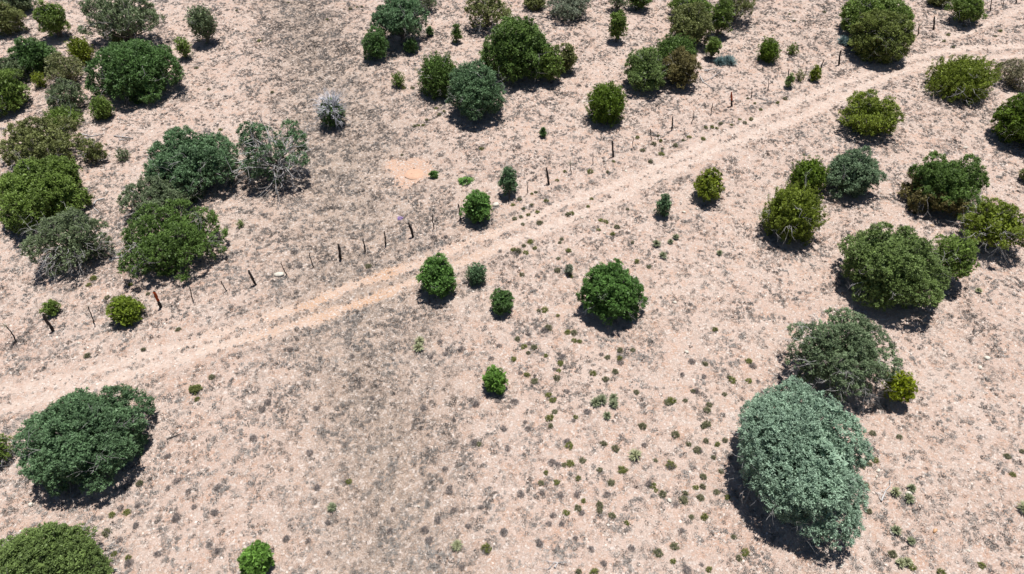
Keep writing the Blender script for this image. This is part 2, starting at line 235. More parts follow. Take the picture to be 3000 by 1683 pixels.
YUCCAS = [
    (6.365, 19.788, 0.615, 'pale', 'largest pale green spiky rosette, alone in the lower middle right'),
    (18.884, 17.579, 0.471, 'pale', 'yellowish spiky rosette at the left of a rock in the lower right'),
    (19.766, 17.788, 0.394, 'green', 'green spiky rosette directly behind the dark-shadowed pale rock'),
    (19.41, 17.232, 0.468, 'green', 'green spiky rosette directly in front of the dark-shadowed pale rock'),
    (18.178, 15.608, 0.452, 'green', 'upright green rosette with a pale dead skirt, below the fallen white stick'),
    (18.686, 15.092, 0.336, 'green', 'small rosette with a white dead skirt near the bottom right'),
    (17.791, 14.045, 0.401, 'pale', 'yellow-green rosette, left one of the touching pair at the bottom right'),
    (18.111, 14.078, 0.401, 'pale', 'yellow-green rosette, right one of the touching pair at the bottom right'),
    (24.703, 16.644, 0.655, 'pale', 'shaggy rosette with a grey dead skirt at the right edge'),
    (4.597, 23.069, 0.523, 'green', 'leftmost soft green rosette of the small cluster in mid slope'),
    (4.917, 23.226, 0.612, 'green', 'tallest soft green rosette of the small cluster in mid slope'),
    (5.617, 23.435, 0.439, 'green', 'hindmost small rosette of the cluster in mid slope'),
    (5.575, 23.013, 0.523, 'green', 'right-hand rosette of the cluster in mid slope'),
    (5.153, 22.238, 0.429, 'green', 'lowest rosette of the cluster in mid slope, in front of the others'),
    (10.032, 34.824, 0.529, 'green', 'spiky grey-green rosette lowest of four right of the round ball juniper'),
    (9.779, 36.014, 0.539, 'green', 'spiky rosette left of the three above the lowest one, mid slope'),
    (11.205, 36.79, 0.436, 'green', 'spiky rosette hindmost of four right of the round ball juniper'),
    (10.769, 36.284, 0.378, 'green', 'tiny rosette between the hindmost one and the left one, mid slope'),
    (13.891, 35.228, 0.373, 'green', 'lone thin dark-footed rosette on the open slope'),
    (-5.511, 27.117, 0.609, 'pale', 'pale straggly rosette in dry grass below the road, front of a pair'),
    (-5.515, 27.676, 0.52, 'pale', 'pale straggly rosette in dry grass below the road, back of a pair'),
    (-8.759, 16.834, 0.425, 'green', 'grey-white rosette in the dry grass of the lower left middle'),
    (-2.574, 14.938, 0.483, 'pale', 'straggly pale rosette at the bottom middle beside dark dead shrubs'),
    (29.419, 31.478, 0.352, 'pale', 'tiny pale rosette on bare ground right of the slender trunked juniper'),
]
AGAVES = [
    (19.683, 61.492, 2.073, 1.333, 'blue-grey spiky clump behind the fence, near the browned juniper'),
    (32.562, 65.433, 1.697, 1.296, 'blue-grey spiky clump at the left foot of the smooth olive juniper'),
]
SHRUBS = [(2.2, 28.59), (3.35, 28.23), (3.73, 28.18), (0.33, 27.75), (3.7, 27.61), (4.02, 27.53), (1.29, 27.09), (0.96, 26.68), (1.98, 26.49), (0.09, 26.21), (2.79, 25.9), (6.34, 26.83), (7.1, 26.86), (5.56, 26.32), (6.22, 26.24), (0.85, 25.08), (2.68, 25.4), (4.63, 25.18), (5.89, 25.27), (1.27, 24.62), (2.54, 24.84), (5.3, 24.75), (6.94, 23.85), (2.05, 23.7), (2.26, 23.33), (2.33, 22.57), (2.05, 22.18), (10.1, 23.88), (12.29, 24.82), (12.44, 24.61), (13.35, 24.56), (11.79, 23.65), (11.12, 25.79), (13.68, 25.96), (12.22, 28.41), (9.55, 23.25), (8.57, 23.13), (8.84, 23.26), (10.81, 22.97), (10.63, 22.62), (6.99, 21.61), (10.25, 21.61), (10.46, 21.73), (3.45, 22.22), (2.08, 21.64), (0.71, 27.17), (1.66, 30.01), (2.03, 30.08), (2.81, 29.58), (3.0, 20.42), (4.81, 20.55), (5.41, 20.25), (3.64, 19.56), (2.99, 19.35), (2.65, 19.29), (1.72, 18.81), (3.34, 18.52), (4.47, 19.02), (5.63, 19.0), (4.98, 18.29), (1.45, 18.22), (2.25, 18.28), (4.29, 17.06), (4.27, 16.79), (3.53, 17.26), (2.66, 16.64), (4.85, 16.51), (3.23, 16.86), (5.51, 16.13), (7.18, 17.88), (7.06, 18.13), (7.39, 19.57), (8.14, 19.28), (7.49, 17.66), (8.47, 17.34), (9.21, 18.04), (9.67, 18.61), (9.54, 18.06), (9.33, 17.47), (8.61, 17.71), (10.17, 17.76), (10.66, 17.48), (10.63, 18.91), (10.41, 19.71), (10.75, 20.5), (11.21, 20.71), (10.21, 20.69), (9.27, 20.52), (8.66, 21.08), (9.31, 16.47), (8.71, 16.45), (7.64, 14.97), (6.82, 14.63), (10.53, 15.43), (10.53, 14.39), (10.89, 14.67), (7.46, 14.27), (3.02, 13.71), (3.76, 13.65), (9.04, 13.85), (9.64, 20.13), (19.05, 21.05), (20.38, 20.83), (18.62, 19.43), (17.58, 17.98), (17.3, 16.63), (17.81, 19.15), (18.23, 19.2), (17.63, 14.5), (21.45, 13.94), (19.49, 13.62), (26.38, 19.96), (25.46, 19.66), (25.22, 18.59), (18.31, 13.91), (7.85, 45.7), (5.93, 44.3), (11.69, 46.68), (10.69, 45.65), (11.87, 47.4), (11.29, 48.02), (12.95, 47.78), (10.27, 47.16), (7.26, 44.33), (4.0, 44.32), (3.38, 43.17), (1.75, 41.69), (1.45, 41.51), (0.54, 40.88), (2.48, 40.64), (1.43, 40.24), (0.07, 40.27), (0.82, 39.8), (1.16, 39.13), (1.8, 39.45), (0.18, 38.72), (0.63, 38.92), (1.91, 38.2), (0.76, 38.12), (5.78, 40.98), (5.46, 40.11), (3.94, 39.13), (4.23, 39.3), (8.18, 36.24), (3.39, 36.53), (6.59, 38.41), (6.25, 38.56), (8.26, 39.84), (5.99, 37.54), (7.3, 37.83), (6.91, 37.14), (1.25, 36.3), (0.81, 35.87), (0.4, 35.39), (0.93, 35.23), (0.1, 35.55), (1.54, 35.66), (3.24, 36.18), (3.8, 35.39), (3.07, 34.62), (8.22, 34.36), (8.97, 33.84), (2.95, 33.45), (0.65, 33.13), (3.8, 32.94), (13.7, 48.49), (11.9, 48.4), (15.32, 48.65), (16.34, 50.24), (16.72, 50.09), (17.13, 50.74), (18.0, 50.6), (18.88, 51.43), (19.17, 50.91), (19.8, 51.45), (20.36, 54.85), (20.76, 54.04), (15.84, 50.18), (14.24, 48.89), (11.81, 49.16), (10.09, 48.92), (21.01, 52.99), (22.79, 54.26), (23.65, 55.0), (28.64, 71.76), (28.72, 70.18), (32.39, 72.2), (43.26, 67.45), (42.24, 66.12), (42.61, 64.87), (48.81, 68.23), (39.08, 66.2), (47.84, 67.22), (45.77, 69.41), (-17.01, 73.57), (-16.39, 73.99), (-15.86, 73.97), (-19.12, 71.46), (-24.76, 66.28), (-24.05, 75.58), (-21.29, 56.81), (-9.63, 57.1), (-8.82, 57.06), (-5.76, 53.02), (-6.13, 53.99), (-6.47, 53.52), (-6.14, 52.48), (-8.05, 50.88), (-7.73, 51.0), (-7.35, 50.97), (-7.13, 51.77), (-9.57, 34.39), (-2.39, 47.3), (-8.67, 46.98), (-3.91, 43.31), (-3.31, 43.21), (-28.71, 72.72), (-29.21, 60.77), (-26.93, 56.98), (-24.03, 50.5), (-32.08, 60.25), (-26.87, 32.69), (-26.99, 32.11), (-24.29, 32.03), (-22.84, 31.2), (-25.32, 30.93), (-24.6, 26.26), (-21.46, 26.66), (-16.84, 24.58), (-19.91, 28.17), (-17.19, 23.09), (-18.5, 18.05), (-19.24, 16.4), (-19.13, 15.52), (-18.58, 16.55), (-18.4, 14.49), (-17.68, 14.3), (-8.2, 18.32), (-1.23, 14.79), (-1.74, 20.5)]
DEADSHRUBS = [(1.45, 28.72), (0.98, 28.09), (1.98, 28.4), (1.03, 27.4), (5.23, 26.54), (2.93, 26.41), (6.27, 25.95), (0.48, 25.19), (2.46, 25.47), (3.06, 23.94), (10.38, 25.94), (9.71, 25.05), (10.9, 24.9), (13.85, 24.53), (13.83, 25.63), (10.26, 23.88), (0.14, 23.22), (0.7, 21.88), (3.33, 22.0), (4.12, 22.55), (0.85, 21.44), (2.91, 20.69), (6.94, 20.46), (9.79, 20.1), (8.1, 19.16), (1.48, 17.66), (2.41, 17.57), (3.23, 17.63), (0.44, 17.6), (4.74, 17.65), (1.97, 16.47), (3.38, 16.62), (2.39, 16.04), (1.76, 16.03), (3.01, 15.34), (5.59, 14.83), (3.72, 14.79), (1.31, 15.05), (8.04, 17.07), (8.1, 15.74), (6.85, 18.21), (2.35, 19.31), (2.05, 19.42), (8.74, 14.09), (8.03, 13.85), (4.22, 14.12), (6.79, 14.7), (-1.95, 20.57), (-0.25, 20.23), (-3.4, 19.07), (-3.1, 17.99), (-3.11, 17.72), (-2.83, 16.78), (-1.5, 16.91), (-3.6, 16.29), (-4.16, 15.8), (-3.93, 15.28), (-1.22, 14.69), (-0.4, 15.59), (-5.84, 16.87), (-5.85, 15.77), (-8.84, 16.07), (-9.58, 15.16), (-10.58, 15.2), (-8.53, 14.6), (-9.67, 17.9), (-10.45, 19.86), (-2.3, 13.92), (-2.11, 15.94), (-4.47, 29.57), (-4.77, 26.51), (-4.3, 27.64), (-0.76, 27.26), (-1.21, 26.29), (-2.99, 27.01), (-3.88, 26.7), (-0.79, 23.25), (-1.96, 23.05), (-4.83, 22.83), (-7.8, 23.55), (-13.31, 22.93), (-13.45, 22.4), (-12.4, 22.44), (-10.69, 22.65), (-12.94, 26.74), (-9.35, 26.52), (-3.14, 22.03), (-0.45, 21.43), (-17.62, 19.57), (-16.69, 18.17), (-17.01, 17.76), (-15.95, 17.62), (-14.56, 17.83), (-15.42, 16.78), (-14.29, 16.49), (-16.06, 16.23), (-20.1, 16.27), (-18.17, 16.88), (-18.95, 16.76), (-17.89, 15.86), (-18.4, 15.16), (-14.09, 14.9), (-17.53, 14.02), (-13.68, 14.61), (-16.37, 14.48), (-13.49, 20.61), (-17.78, 39.48), (-14.7, 35.52), (-14.03, 34.13), (-5.39, 37.08), (-4.56, 37.11), (-5.65, 36.09), (-15.25, 69.1), (-15.31, 67.22), (-16.72, 70.42), (-16.85, 65.69), (-17.19, 66.82), (-11.58, 61.02), (-18.63, 67.37)]
RUT_A = [(-29.58, 23.41), (-28.47, 23.81), (-23.98, 25.05), (-20.51, 26.53), (-17.23, 27.99), (-15.52, 29.0), (-12.88, 30.53), (-10.18, 32.79), (-5.82, 34.77), (-3.23, 36.39), (0.0, 38.07), (3.58, 40.36), (6.6, 42.13), (9.82, 44.27), (13.2, 46.49), (15.43, 47.96), (21.53, 52.55), (26.95, 56.4), (32.59, 59.94), (38.33, 62.95), (43.9, 64.75), (49.7, 65.3), (54.37, 65.26)]
RUT_B = [(-28.95, 22.24), (-27.85, 22.6), (-23.58, 24.1), (-20.16, 25.54), (-16.94, 26.99), (-15.19, 27.74), (-11.51, 29.73), (-9.3, 31.21), (-6.92, 32.55), (-3.48, 34.38), (0.0, 36.38), (3.48, 38.45), (6.44, 40.28), (9.61, 42.69), (12.95, 44.96), (16.5, 47.51), (20.87, 50.01), (24.95, 52.71), (28.36, 55.3), (33.02, 58.6), (37.56, 61.03), (42.94, 62.68), (48.69, 63.32), (53.39, 63.44)]
TRACK = [(40.65, 65.47), (45.37, 67.99), (49.2, 70.45), (53.64, 73.29), (57.9, 76.2)]
PATCH = [(-9.76, 46.39), (-8.67, 46.43), (-7.39, 46.23), (-6.4, 45.51), (-6.2, 44.25), (-6.83, 43.44), (-7.54, 42.94), (-8.3, 43.02), (-9.17, 44.07), (-9.73, 45.37)]
SWALE = [(-24.67, 79.68, 3.89), (-19.04, 64.58, 4.59), (-15.26, 53.08, 5.39), (-12.75, 45.05, 6.83), (-10.95, 38.41, 7.14), (-9.83, 32.82, 6.16), (-8.47, 27.74, 5.11), (-7.24, 22.08, 4.28), (-6.22, 17.41, 3.91), (-5.08, 12.59, 3.67)]
WEED = (-3.484, 43.195)
FLOWERS = (-7.982, 39.316)
MOUND = (-7.412, 44.471)

# ------------------------------------------------------------------ helpers
def vnoise(x, y, s, seed):
    r = np.random.RandomState(seed).rand(128, 128)
    u, v = np.asarray(x)/s+1000.3, np.asarray(y)/s+1000.7
    i, j = np.floor(u).astype(int), np.floor(v).astype(int)
    a, b = u-i, v-j
    a, b = a*a*(3-2*a), b*b*(3-2*b)
    g = lambda p, q: r[p % 128, q % 128]
    return (g(i, j)*(1-a)+g(i+1, j)*a)*(1-b)+(g(i, j+1)*(1-a)+g(i+1, j+1)*a)*b
def poly_d(x, y, pts):
    """distance to a polyline and the interpolated third value"""
    x = np.asarray(x, float); y = np.asarray(y, float)
    best = np.full(x.shape, 1e9); val = np.zeros(x.shape)
    for p, q in zip(pts[:-1], pts[1:]):
        dx, dy = q[0]-p[0], q[1]-p[1]
        t = np.clip(((x-p[0])*dx+(y-p[1])*dy)/(dx*dx+dy*dy), 0, 1)
        d = np.hypot(x-p[0]-t*dx, y-p[1]-t*dy)
        m = d < best
        best = np.where(m, d, best)
        if len(p) > 2: val = np.where(m, p[2]+t*(q[2]-p[2]), val)
    return best, val
def swale(x, y):
    d, w = poly_d(x, y, SWALE)
    return np.exp(-(d/np.maximum(w, .1))**2)
def terrain(x, y):
    x = np.asarray(x, float); y = np.asarray(y, float)
    return (.18*np.sin(x*.11+.4)*np.cos(y*.09+1.1)+.10*np.sin(x*.23+y*.19)-.45*swale(x, y))
def rut_d(x, y):
    n = (vnoise(x, y, 1.1, 5)-.5)*.35+(vnoise(x, y, .4, 6)-.5)*.2
    d = np.minimum(poly_d(x, y, RUT_A)[0], poly_d(x, y, RUT_B)[0])
    return np.minimum(d+n, poly_d(x, y, TRACK)[0]*1.3+.12+n)
def rut_mask(x, y):
    return np.clip((.62-rut_d(x, y))/.32, 0, 1)
def patch_mask(x, y):
    cx = sum(p[0] for p in PATCH)/len(PATCH); cy = sum(p[1] for p in PATCH)/len(PATCH)
    ang = np.arctan2(y-cy, x-cx)
    pa = np.array([math.atan2(p[1]-cy, p[0]-cx) for p in PATCH]); pr = np.array([math.hypot(p[1]-cy, p[0]-cx) for p in PATCH])
    o = np.argsort(pa)
    rr = np.interp(ang, pa[o], pr[o], period=2*PI)
    d = np.hypot(x-cx, y-cy)+(vnoise(x, y, .7, 9)-.5)*1.0
    return np.clip((rr-d)/.5+.3, 0, 1)
def mesh_np(name, V, F, mat, parent=None, loc=None, tint=None, smooth=False, kind=None, link=True):
    V = np.ascontiguousarray(V, np.float32); F = np.ascontiguousarray(F, np.int32)
    me = bpy.data.meshes.new(name)
    n, k = F.shape
    me.vertices.add(len(V)); me.vertices.foreach_set('co', V.ravel())
    me.loops.add(n*k); me.loops.foreach_set('vertex_index', F.ravel())
    me.polygons.add(n); me.polygons.foreach_set('loop_start', np.arange(0, n*k, k, dtype=np.int32))
    if smooth: me.polygons.foreach_set('use_smooth', np.ones(n, bool))
    if tint is not None:
        for an, av in (tint.items() if isinstance(tint, dict) else (('tint', tint),)):
            a = me.attributes.new(an, 'FLOAT', 'POINT'); a.data.foreach_set('value', np.ascontiguousarray(av, np.float32))
    me.update(calc_edges=True)
    if mat: me.materials.append(mat)
    if not link: return me
    return link_mesh(name, me, parent, loc, kind)
def link_mesh(name, me, parent=None, loc=None, kind=None):
    o = bpy.data.objects.new(name, me); col.objects.link(o)
    if parent: o.parent = parent
    if loc is not None: o.location = loc
    if kind: o['kind'] = kind
    return o
def tag(o, label, cat, group=None):
    o['label'] = label; o['category'] = cat
    if group: o['group'] = group
    return o
def empty(name, loc, label, cat, group=None):
    o = bpy.data.objects.new(name, None); col.objects.link(o); o.location = loc; o.empty_display_size = .3
    return tag(o, label, cat, group)
class Tubes:
    """tapered tubes collected into one mesh of quads"""
    def __init__(s): s.V = []; s.F = []; s.n = 0
    def add(s, pts, radii, sides=5):
        pts = np.asarray(pts, float); m = len(pts)
        tan = np.gradient(pts, axis=0); tan /= np.linalg.norm(tan, axis=1)[:, None]+1e-9
        ref = np.array([.31, .87, .38]) if abs(tan[0] @ np.array([.31, .87, .38])) < .9 else np.array([1., 0, 0])
        a = np.cross(tan, ref); a /= np.linalg.norm(a, axis=1)[:, None]+1e-9
        b = np.cross(tan, a)
        ph = np.arange(sides)*2*PI/sides
        ring = pts[:, None, :]+np.asarray(radii)[:, None, None]*(np.cos(ph)[None, :, None]*a[:, None]+np.sin(ph)[None, :, None]*b[:, None])
        i = np.arange(m-1)[:, None]*sides; j = np.arange(sides)[None]; k = (j+1) % sides
        F = np.stack([i+j, i+k, i+sides+k, i+sides+j], -1).reshape(-1, 4)+s.n
        s.V.append(ring.reshape(-1, 3)); s.F.append(F); s.n += m*sides
        # end cap
        t = np.array([[s.n-sides+q for q in range(min(4, sides))]])
        if sides >= 4: s.F.append(t)
    def build(s, name, mat, parent=None, loc=None, smooth=True):
        return mesh_np(name, np.concatenate(s.V), np.concatenate(s.F), mat, parent, loc, smooth=smooth)
def unit(v): return v/(np.linalg.norm(v, axis=-1, keepdims=True)+1e-9)
def rdir(rng, n): return unit(rng.normal(size=(n, 3)))
# ------------------------------------------------------------------ materials
def new_mat(name):
    m = bpy.data.materials.new(name); m.use_nodes = True
    nt = m.node_tree; b = nt.nodes['Principled BSDF']
    b.inputs['Roughness'].default_value = .85
    b.inputs['Specular IOR Level'].default_value = .15
    return m, nt, b
def nd(nt, t, **k):
    n = nt.nodes.new(t)
    for a, v in k.items(): setattr(n, a, v)
    return n
def mixc(nt, fac, a, b, blend='MIX'):
    n = nd(nt, 'ShaderNodeMix', data_type='RGBA', blend_type=blend)
    for s, v in ((0, fac), (6, a), (7, b)):
        if hasattr(v, 'is_linked'): nt.links.new(v, n.inputs[s])
        elif s == 0: n.inputs[s].default_value = v
        else: n.inputs[s].default_value = (*v, 1)
    return n.outputs[2]
def ramp(nt, fac, p0, p1, v0=0., v1=1.):
    n = nd(nt, 'ShaderNodeMapRange'); n.clamp = True
    nt.links.new(fac, n.inputs[0])
    for i, v in enumerate((p0, p1, v0, v1)): n.inputs[i+1].default_value = v
    return n.outputs[0]
def attr(nt, name):
    return nd(nt, 'ShaderNodeAttribute', attribute_name=name).outputs['Fac']
def tinted(name, a, b, transl=0., rough=.8, spec=.15):
    m, nt, bs = new_mat(name)
    c = mixc(nt, attr(nt, 'tint'), a, b)
    nt.links.new(c, bs.inputs['Base Color'])
    bs.inputs['Roughness'].default_value = rough; bs.inputs['Specular IOR Level'].default_value = spec
    if transl:
        tr = nd(nt, 'ShaderNodeBsdfTranslucent'); nt.links.new(c, tr.inputs[0])
        mx = nd(nt, 'ShaderNodeMixShader'); mx.inputs[0].default_value = transl
        nt.links.new(bs.outputs[0], mx.inputs[1]); nt.links.new(tr.outputs[0], mx.inputs[2])
        nt.links.new(mx.outputs[0], nt.nodes['Material Output'].inputs[0])
    return m
def noisy(name, a, b, scale=8., rough=.85, bump=.0):
    m, nt, bs = new_mat(name)
    tc = nd(nt, 'ShaderNodeTexCoord')
    n = nd(nt, 'ShaderNodeTexNoise'); n.inputs['Scale'].default_value = scale; n.inputs['Detail'].default_value = 4
    nt.links.new(tc.outputs['Object'], n.inputs['Vector'])
    nt.links.new(mixc(nt, ramp(nt, n.outputs[0], .3, .7), a, b), bs.inputs['Base Color'])
    bs.inputs['Roughness'].default_value = rough
    if bump:
        bp = nd(nt, 'ShaderNodeBump'); bp.inputs['Strength'].default_value = bump; bp.inputs['Distance'].default_value = .02
        nt.links.new(n.outputs[0], bp.inputs['Height']); nt.links.new(bp.outputs[0], bs.inputs['Normal'])
    return m
def ground_material():
    m, nt, bs = new_mat('soil')
    geo = nd(nt, 'ShaderNodeNewGeometry').outputs['Position']
    def noise(scale, detail=4, rough=.6):
        n = nd(nt, 'ShaderNodeTexNoise'); n.inputs['Scale'].default_value = scale; n.inputs['Detail'].default_value = detail
        n.inputs['Roughness'].default_value = rough; nt.links.new(geo, n.inputs['Vector']); return n.outputs[0]
    def vor(scale):
        v = nd(nt, 'ShaderNodeTexVoronoi'); v.inputs['Scale'].default_value = scale; nt.links.new(geo, v.inputs['Vector'])
        s = nd(nt, 'ShaderNodeSeparateColor'); nt.links.new(v.outputs['Color'], s.inputs[0]); return s.outputs[0], s.outputs[1], v.outputs['Distance']
    base = mixc(nt, ramp(nt, noise(.22), .35, .65), SOIL['pink'], SOIL['pale'])
    base = mixc(nt, ramp(nt, noise(1.3, 5), .48, .66, 0, .75), base, SOIL['red'])
    sw = attr(nt, 'swale')
    base = mixc(nt, sw, base, mixc(nt, ramp(nt, noise(.7, 5), .4, .62), SOIL['swale'], SOIL['swale2']))
    rut = attr(nt, 'rut')
    rutc = mixc(nt, attr(nt, 'redrut'), mixc(nt, ramp(nt, noise(2.2, 5), .4, .62), SOIL['rut'], SOIL['pink']), SOIL['redrut'])
    base = mixc(nt, rut, base, rutc)
    base = mixc(nt, attr(nt, 'patch'), base, mixc(nt, ramp(nt, noise(1.6), .35, .65), SOIL['patch'], SOIL['patch2']))
    c1, c2, d1 = vor(9.); c3, c4, d2 = vor(21.)
    stone = mixc(nt, c2, SOIL['stone1'], SOIL['stone2'])
    base = mixc(nt, ramp(nt, c3, .62, .68, 0, .55), base, stone)
    base = mixc(nt, ramp(nt, c1, .80, .84, 0, .8), base, stone)
    dm = nd(nt, 'ShaderNodeMath', operation='MULTIPLY_ADD'); nt.links.new(rut, dm.inputs[0]); dm.inputs[1].default_value = -.36; dm.inputs[2].default_value = .42
    dark = nd(nt, 'ShaderNodeMath', operation='MULTIPLY'); nt.links.new(ramp(nt, c4, .78, .84), dark.inputs[0]); nt.links.new(dm.outputs[0], dark.inputs[1]); dark = dark.outputs[0]
    base = mixc(nt, dark, base, SOIL['litter'])
    nt.links.new(base, bs.inputs['Base Color'])
    add = nd(nt, 'ShaderNodeMath', operation='ADD'); nt.links.new(noise(6, 6, .7), add.inputs[0]); nt.links.new(ramp(nt, c1, .8, .84, 0, .5), add.inputs[1])
    bp = nd(nt, 'ShaderNodeBump'); bp.inputs['Strength'].default_value = .9; bp.inputs['Distance'].default_value = .12
    nt.links.new(add.outputs[0], bp.inputs['Height']); nt.links.new(bp.outputs[0], bs.inputs['Normal'])
    bs.inputs['Roughness'].default_value = .95; bs.inputs['Specular IOR Level'].default_value = .05
    return m
SOIL = dict(pink=(.44, .318, .26), pale=(.485, .38, .325), red=(.43, .27, .195), swale=(.285, .222, .178), swale2=(.36, .272, .215), rut=(.55, .445, .38), redrut=(.46, .285, .18),
            patch=(.52, .335, .24), patch2=(.46, .29, .205), stone1=(.47, .38, .325), stone2=(.62, .55, .50), litter=(.24, .195, .17))
PAL = {'deep': ((0.0326, 0.0706, 0.0193), (0.1504, 0.2787, 0.0791)),
       'deep2': ((0.0377, 0.0736, 0.0151), (0.1782, 0.2922, 0.0642)),
       'deep3': ((0.0306, 0.0768, 0.0152), (0.1698, 0.3338, 0.0772)),
       'moss': ((0.0572, 0.0931, 0.0141), (0.2456, 0.3597, 0.0745)),
       'moss2': ((0.0617, 0.0976, 0.0278), (0.2585, 0.3654, 0.1088)),
       'olive': ((0.0721, 0.0854, 0.0239), (0.2873, 0.323, 0.1091)),
       'olive2': ((0.0653, 0.0878, 0.016), (0.2672, 0.3243, 0.0791)),
       'yellow': ((0.0625, 0.0902, 0.005), (0.2884, 0.3597, 0.0318)),
       'yellow2': ((0.0673, 0.093, 0.0088), (0.2878, 0.3663, 0.0455)),
       'yellow3': ((0.0768, 0.1127, 0.0071), (0.3073, 0.4142, 0.0507)),
       'dkyellow': ((0.0379, 0.0708, 0.0072), (0.1928, 0.2997, 0.0289)),
       'greygreen': ((0.0569, 0.0795, 0.0384), (0.2446, 0.3158, 0.159)),
       'greygreen2': ((0.0567, 0.0854, 0.0413), (0.2644, 0.3356, 0.1788)),
       'pale': ((0.0861, 0.1067, 0.04), (0.354, 0.3754, 0.1616)),
       'teal': ((0.0371, 0.0761, 0.033), (0.1955, 0.331, 0.1599)),
       'sage': ((0.0851, 0.1108, 0.0749), (0.3304, 0.3802, 0.2662)),
       'sage2': ((0.0608, 0.1049, 0.0557), (0.2624, 0.3765, 0.2125)),
       'sage3': ((0.0584, 0.0923, 0.0441), (0.2768, 0.3695, 0.1984)),
       'sand': ((0.1251, 0.12, 0.0636), (0.4141, 0.3856, 0.2431)),
       'brown': ((0.068, 0.0577, 0.0187), (0.2695, 0.2338, 0.0841)),
       'bright': ((0.0371, 0.0935, 0.0166), (0.1896, 0.3678, 0.0827)),
       'bright2': ((0.0467, 0.1134, 0.0138), (0.2364, 0.4431, 0.0796)),
       'lime': ((0.082, 0.1127, 0.0038), (0.3633, 0.4345, 0.014)),
       'blue': ((0.0789, 0.1404, 0.0942), (0.4312, 0.6023, 0.4383)),
       'snake': ((0.065, 0.085, 0.02), (0.25, 0.26, 0.08)),
       'snake2': ((0.08, 0.085, 0.05), (0.22, 0.22, 0.12)),
       'deadshrub': ((0.075, 0.065, 0.063), (0.25, 0.22, 0.21))}
GRASS_C = ((.105, .092, .085), (.32, .285, .26), (.55, .535, .515), (.26, .225, .20))  # first tone is a dark one that paints in specks of tuft shadow
GRAVEL_C = ((.42, .33, .28), (.66, .59, .535))
GRASS_N = 1000000
GRAVEL_N = 90000

MAT_SOIL = ground_material()
MAT_BARK = noisy('bark', (.10, .085, .075), (.24, .21, .19), 6)
MAT_DEADWOOD = noisy('weathered_wood', (.30, .29, .29), (.55, .53, .52), 4)
MAT_POST = noisy('dark_post_wood', (.022, .02, .02), (.07, .06, .055), 5, bump=.4)
MAT_RED = noisy('rusty_red_paint', (.26, .045, .015), (.46, .085, .02), 5)
MAT_ROCK = [noisy('pale_rock', (.46, .42, .36), (.72, .67, .58), 5, bump=.4), noisy('tan_rock', (.45, .32, .22), (.6, .46, .34), 5, bump=.4), noisy('orange_rock', (.50, .27, .14), (.62, .42, .26), 5, bump=.4)]
MATS = {}
def foliage_mat(p):
    if p not in MATS: MATS[p] = tinted('foliage_'+p, tuple(v*.72 for v in PAL[p][0]), PAL[p][1], transl=.24, rough=.55, spec=.3)
    return MATS[p]
# ------------------------------------------------------------------ ground and road
def axis(lo, hi, step, far):
    a = np.arange(lo, hi+1e-6, step); g = [hi]; s = step
    while g[-1] < far: s *= 1.25; g.append(g[-1]+s)
    h = [lo]; s = step
    while h[-1] > -far: s *= 1.25; h.append(h[-1]-s)
    return np.concatenate([np.array(h[:0:-1]), a, np.array(g[1:])])
def ground_attrs(x, y):
    r = rut_mask(x, y)
    sw = swale(x, y)*np.clip(.72+.35*vnoise(x, y, 4.5, 3)+.25*vnoise(x, y, 1.2, 4), 0, 1)
    d = poly_d(x, y, SWALE)[0]
    return dict(rut=r, swale=np.clip(sw, 0, 1), patch=patch_mask(x, y), redrut=np.clip(1.25-d/9, 0, 1)*np.clip(.3+vnoise(x, y, 2., 8), 0, 1))
def build_ground():
    xs = axis(-64, 64, .28, 420); ys = axis(6, 84, .28, 420)
    X, Y = np.meshgrid(xs, ys); x, y = X.ravel(), Y.ravel()
    a = ground_attrs(x, y)
    near = (np.abs(x) < 66) & (y > 4) & (y < 86)
    z = terrain(x, y)+np.where(near, (vnoise(x, y, .5, 21)-.5)*.05-.05*a['rut']-.03*a['patch'], 0)
    nx, ny = len(xs), len(ys)
    i = (np.arange(ny-1)[:, None]*nx+np.arange(nx-1)[None]).ravel()
    o = mesh_np('ground', np.stack([x, y, z], 1), np.stack([i, i+1, i+nx+1, i+nx], 1), MAT_SOIL, tint=a, smooth=True, kind='structure')
    o['label'] = 'pinkish stony high desert ground with a brown grassy swale'
build_ground()
def resample(p, step):
    p = np.array([q[:2] for q in p]); d = np.r_[0, np.cumsum(np.hypot(*np.diff(p, axis=0).T))]
    t = np.linspace(0, d[-1], max(2, int(d[-1]/step)))
    return np.stack([np.interp(t, d, p[:, 0]), np.interp(t, d, p[:, 1])], 1)
def ribbon(name, line, half, label):
    L = resample(line, .3); T = unit(np.gradient(L, axis=0)); N = np.stack([-T[:, 1], T[:, 0]], 1)
    cols = np.linspace(-1, 1, 13)
    w = half+.25*(vnoise(np.arange(len(L))*.3, np.zeros(len(L)), 1.3, 31)-.5)
    P = L[:, None]+N[:, None]*(cols[None, :, None]*w[:, None, None]); x, y = P[..., 0].ravel(), P[..., 1].ravel()
    a = ground_attrs(x, y)
    edge = np.tile(np.where(np.abs(cols) > .99, -.06, .0), len(L))
    z = terrain(x, y)+(vnoise(x, y, .5, 21)-.5)*.05-.05*a['rut']+.022+edge
    m = len(cols); i = (np.arange(len(L)-1)[:, None]*m+np.arange(m-1)[None]).ravel()
    F = np.stack([i, i+1, i+m+1, i+m], 1)
    o = mesh_np(name, np.stack([x, y, z], 1), F[:, ::-1], MAT_SOIL, tint=a, smooth=True, kind='structure'); o['label'] = label
A_, B_ = resample(RUT_A, .3), resample(RUT_B, .3)
n_ = min(len(A_), len(B_)); k_ = np.linspace(0, 1, n_)
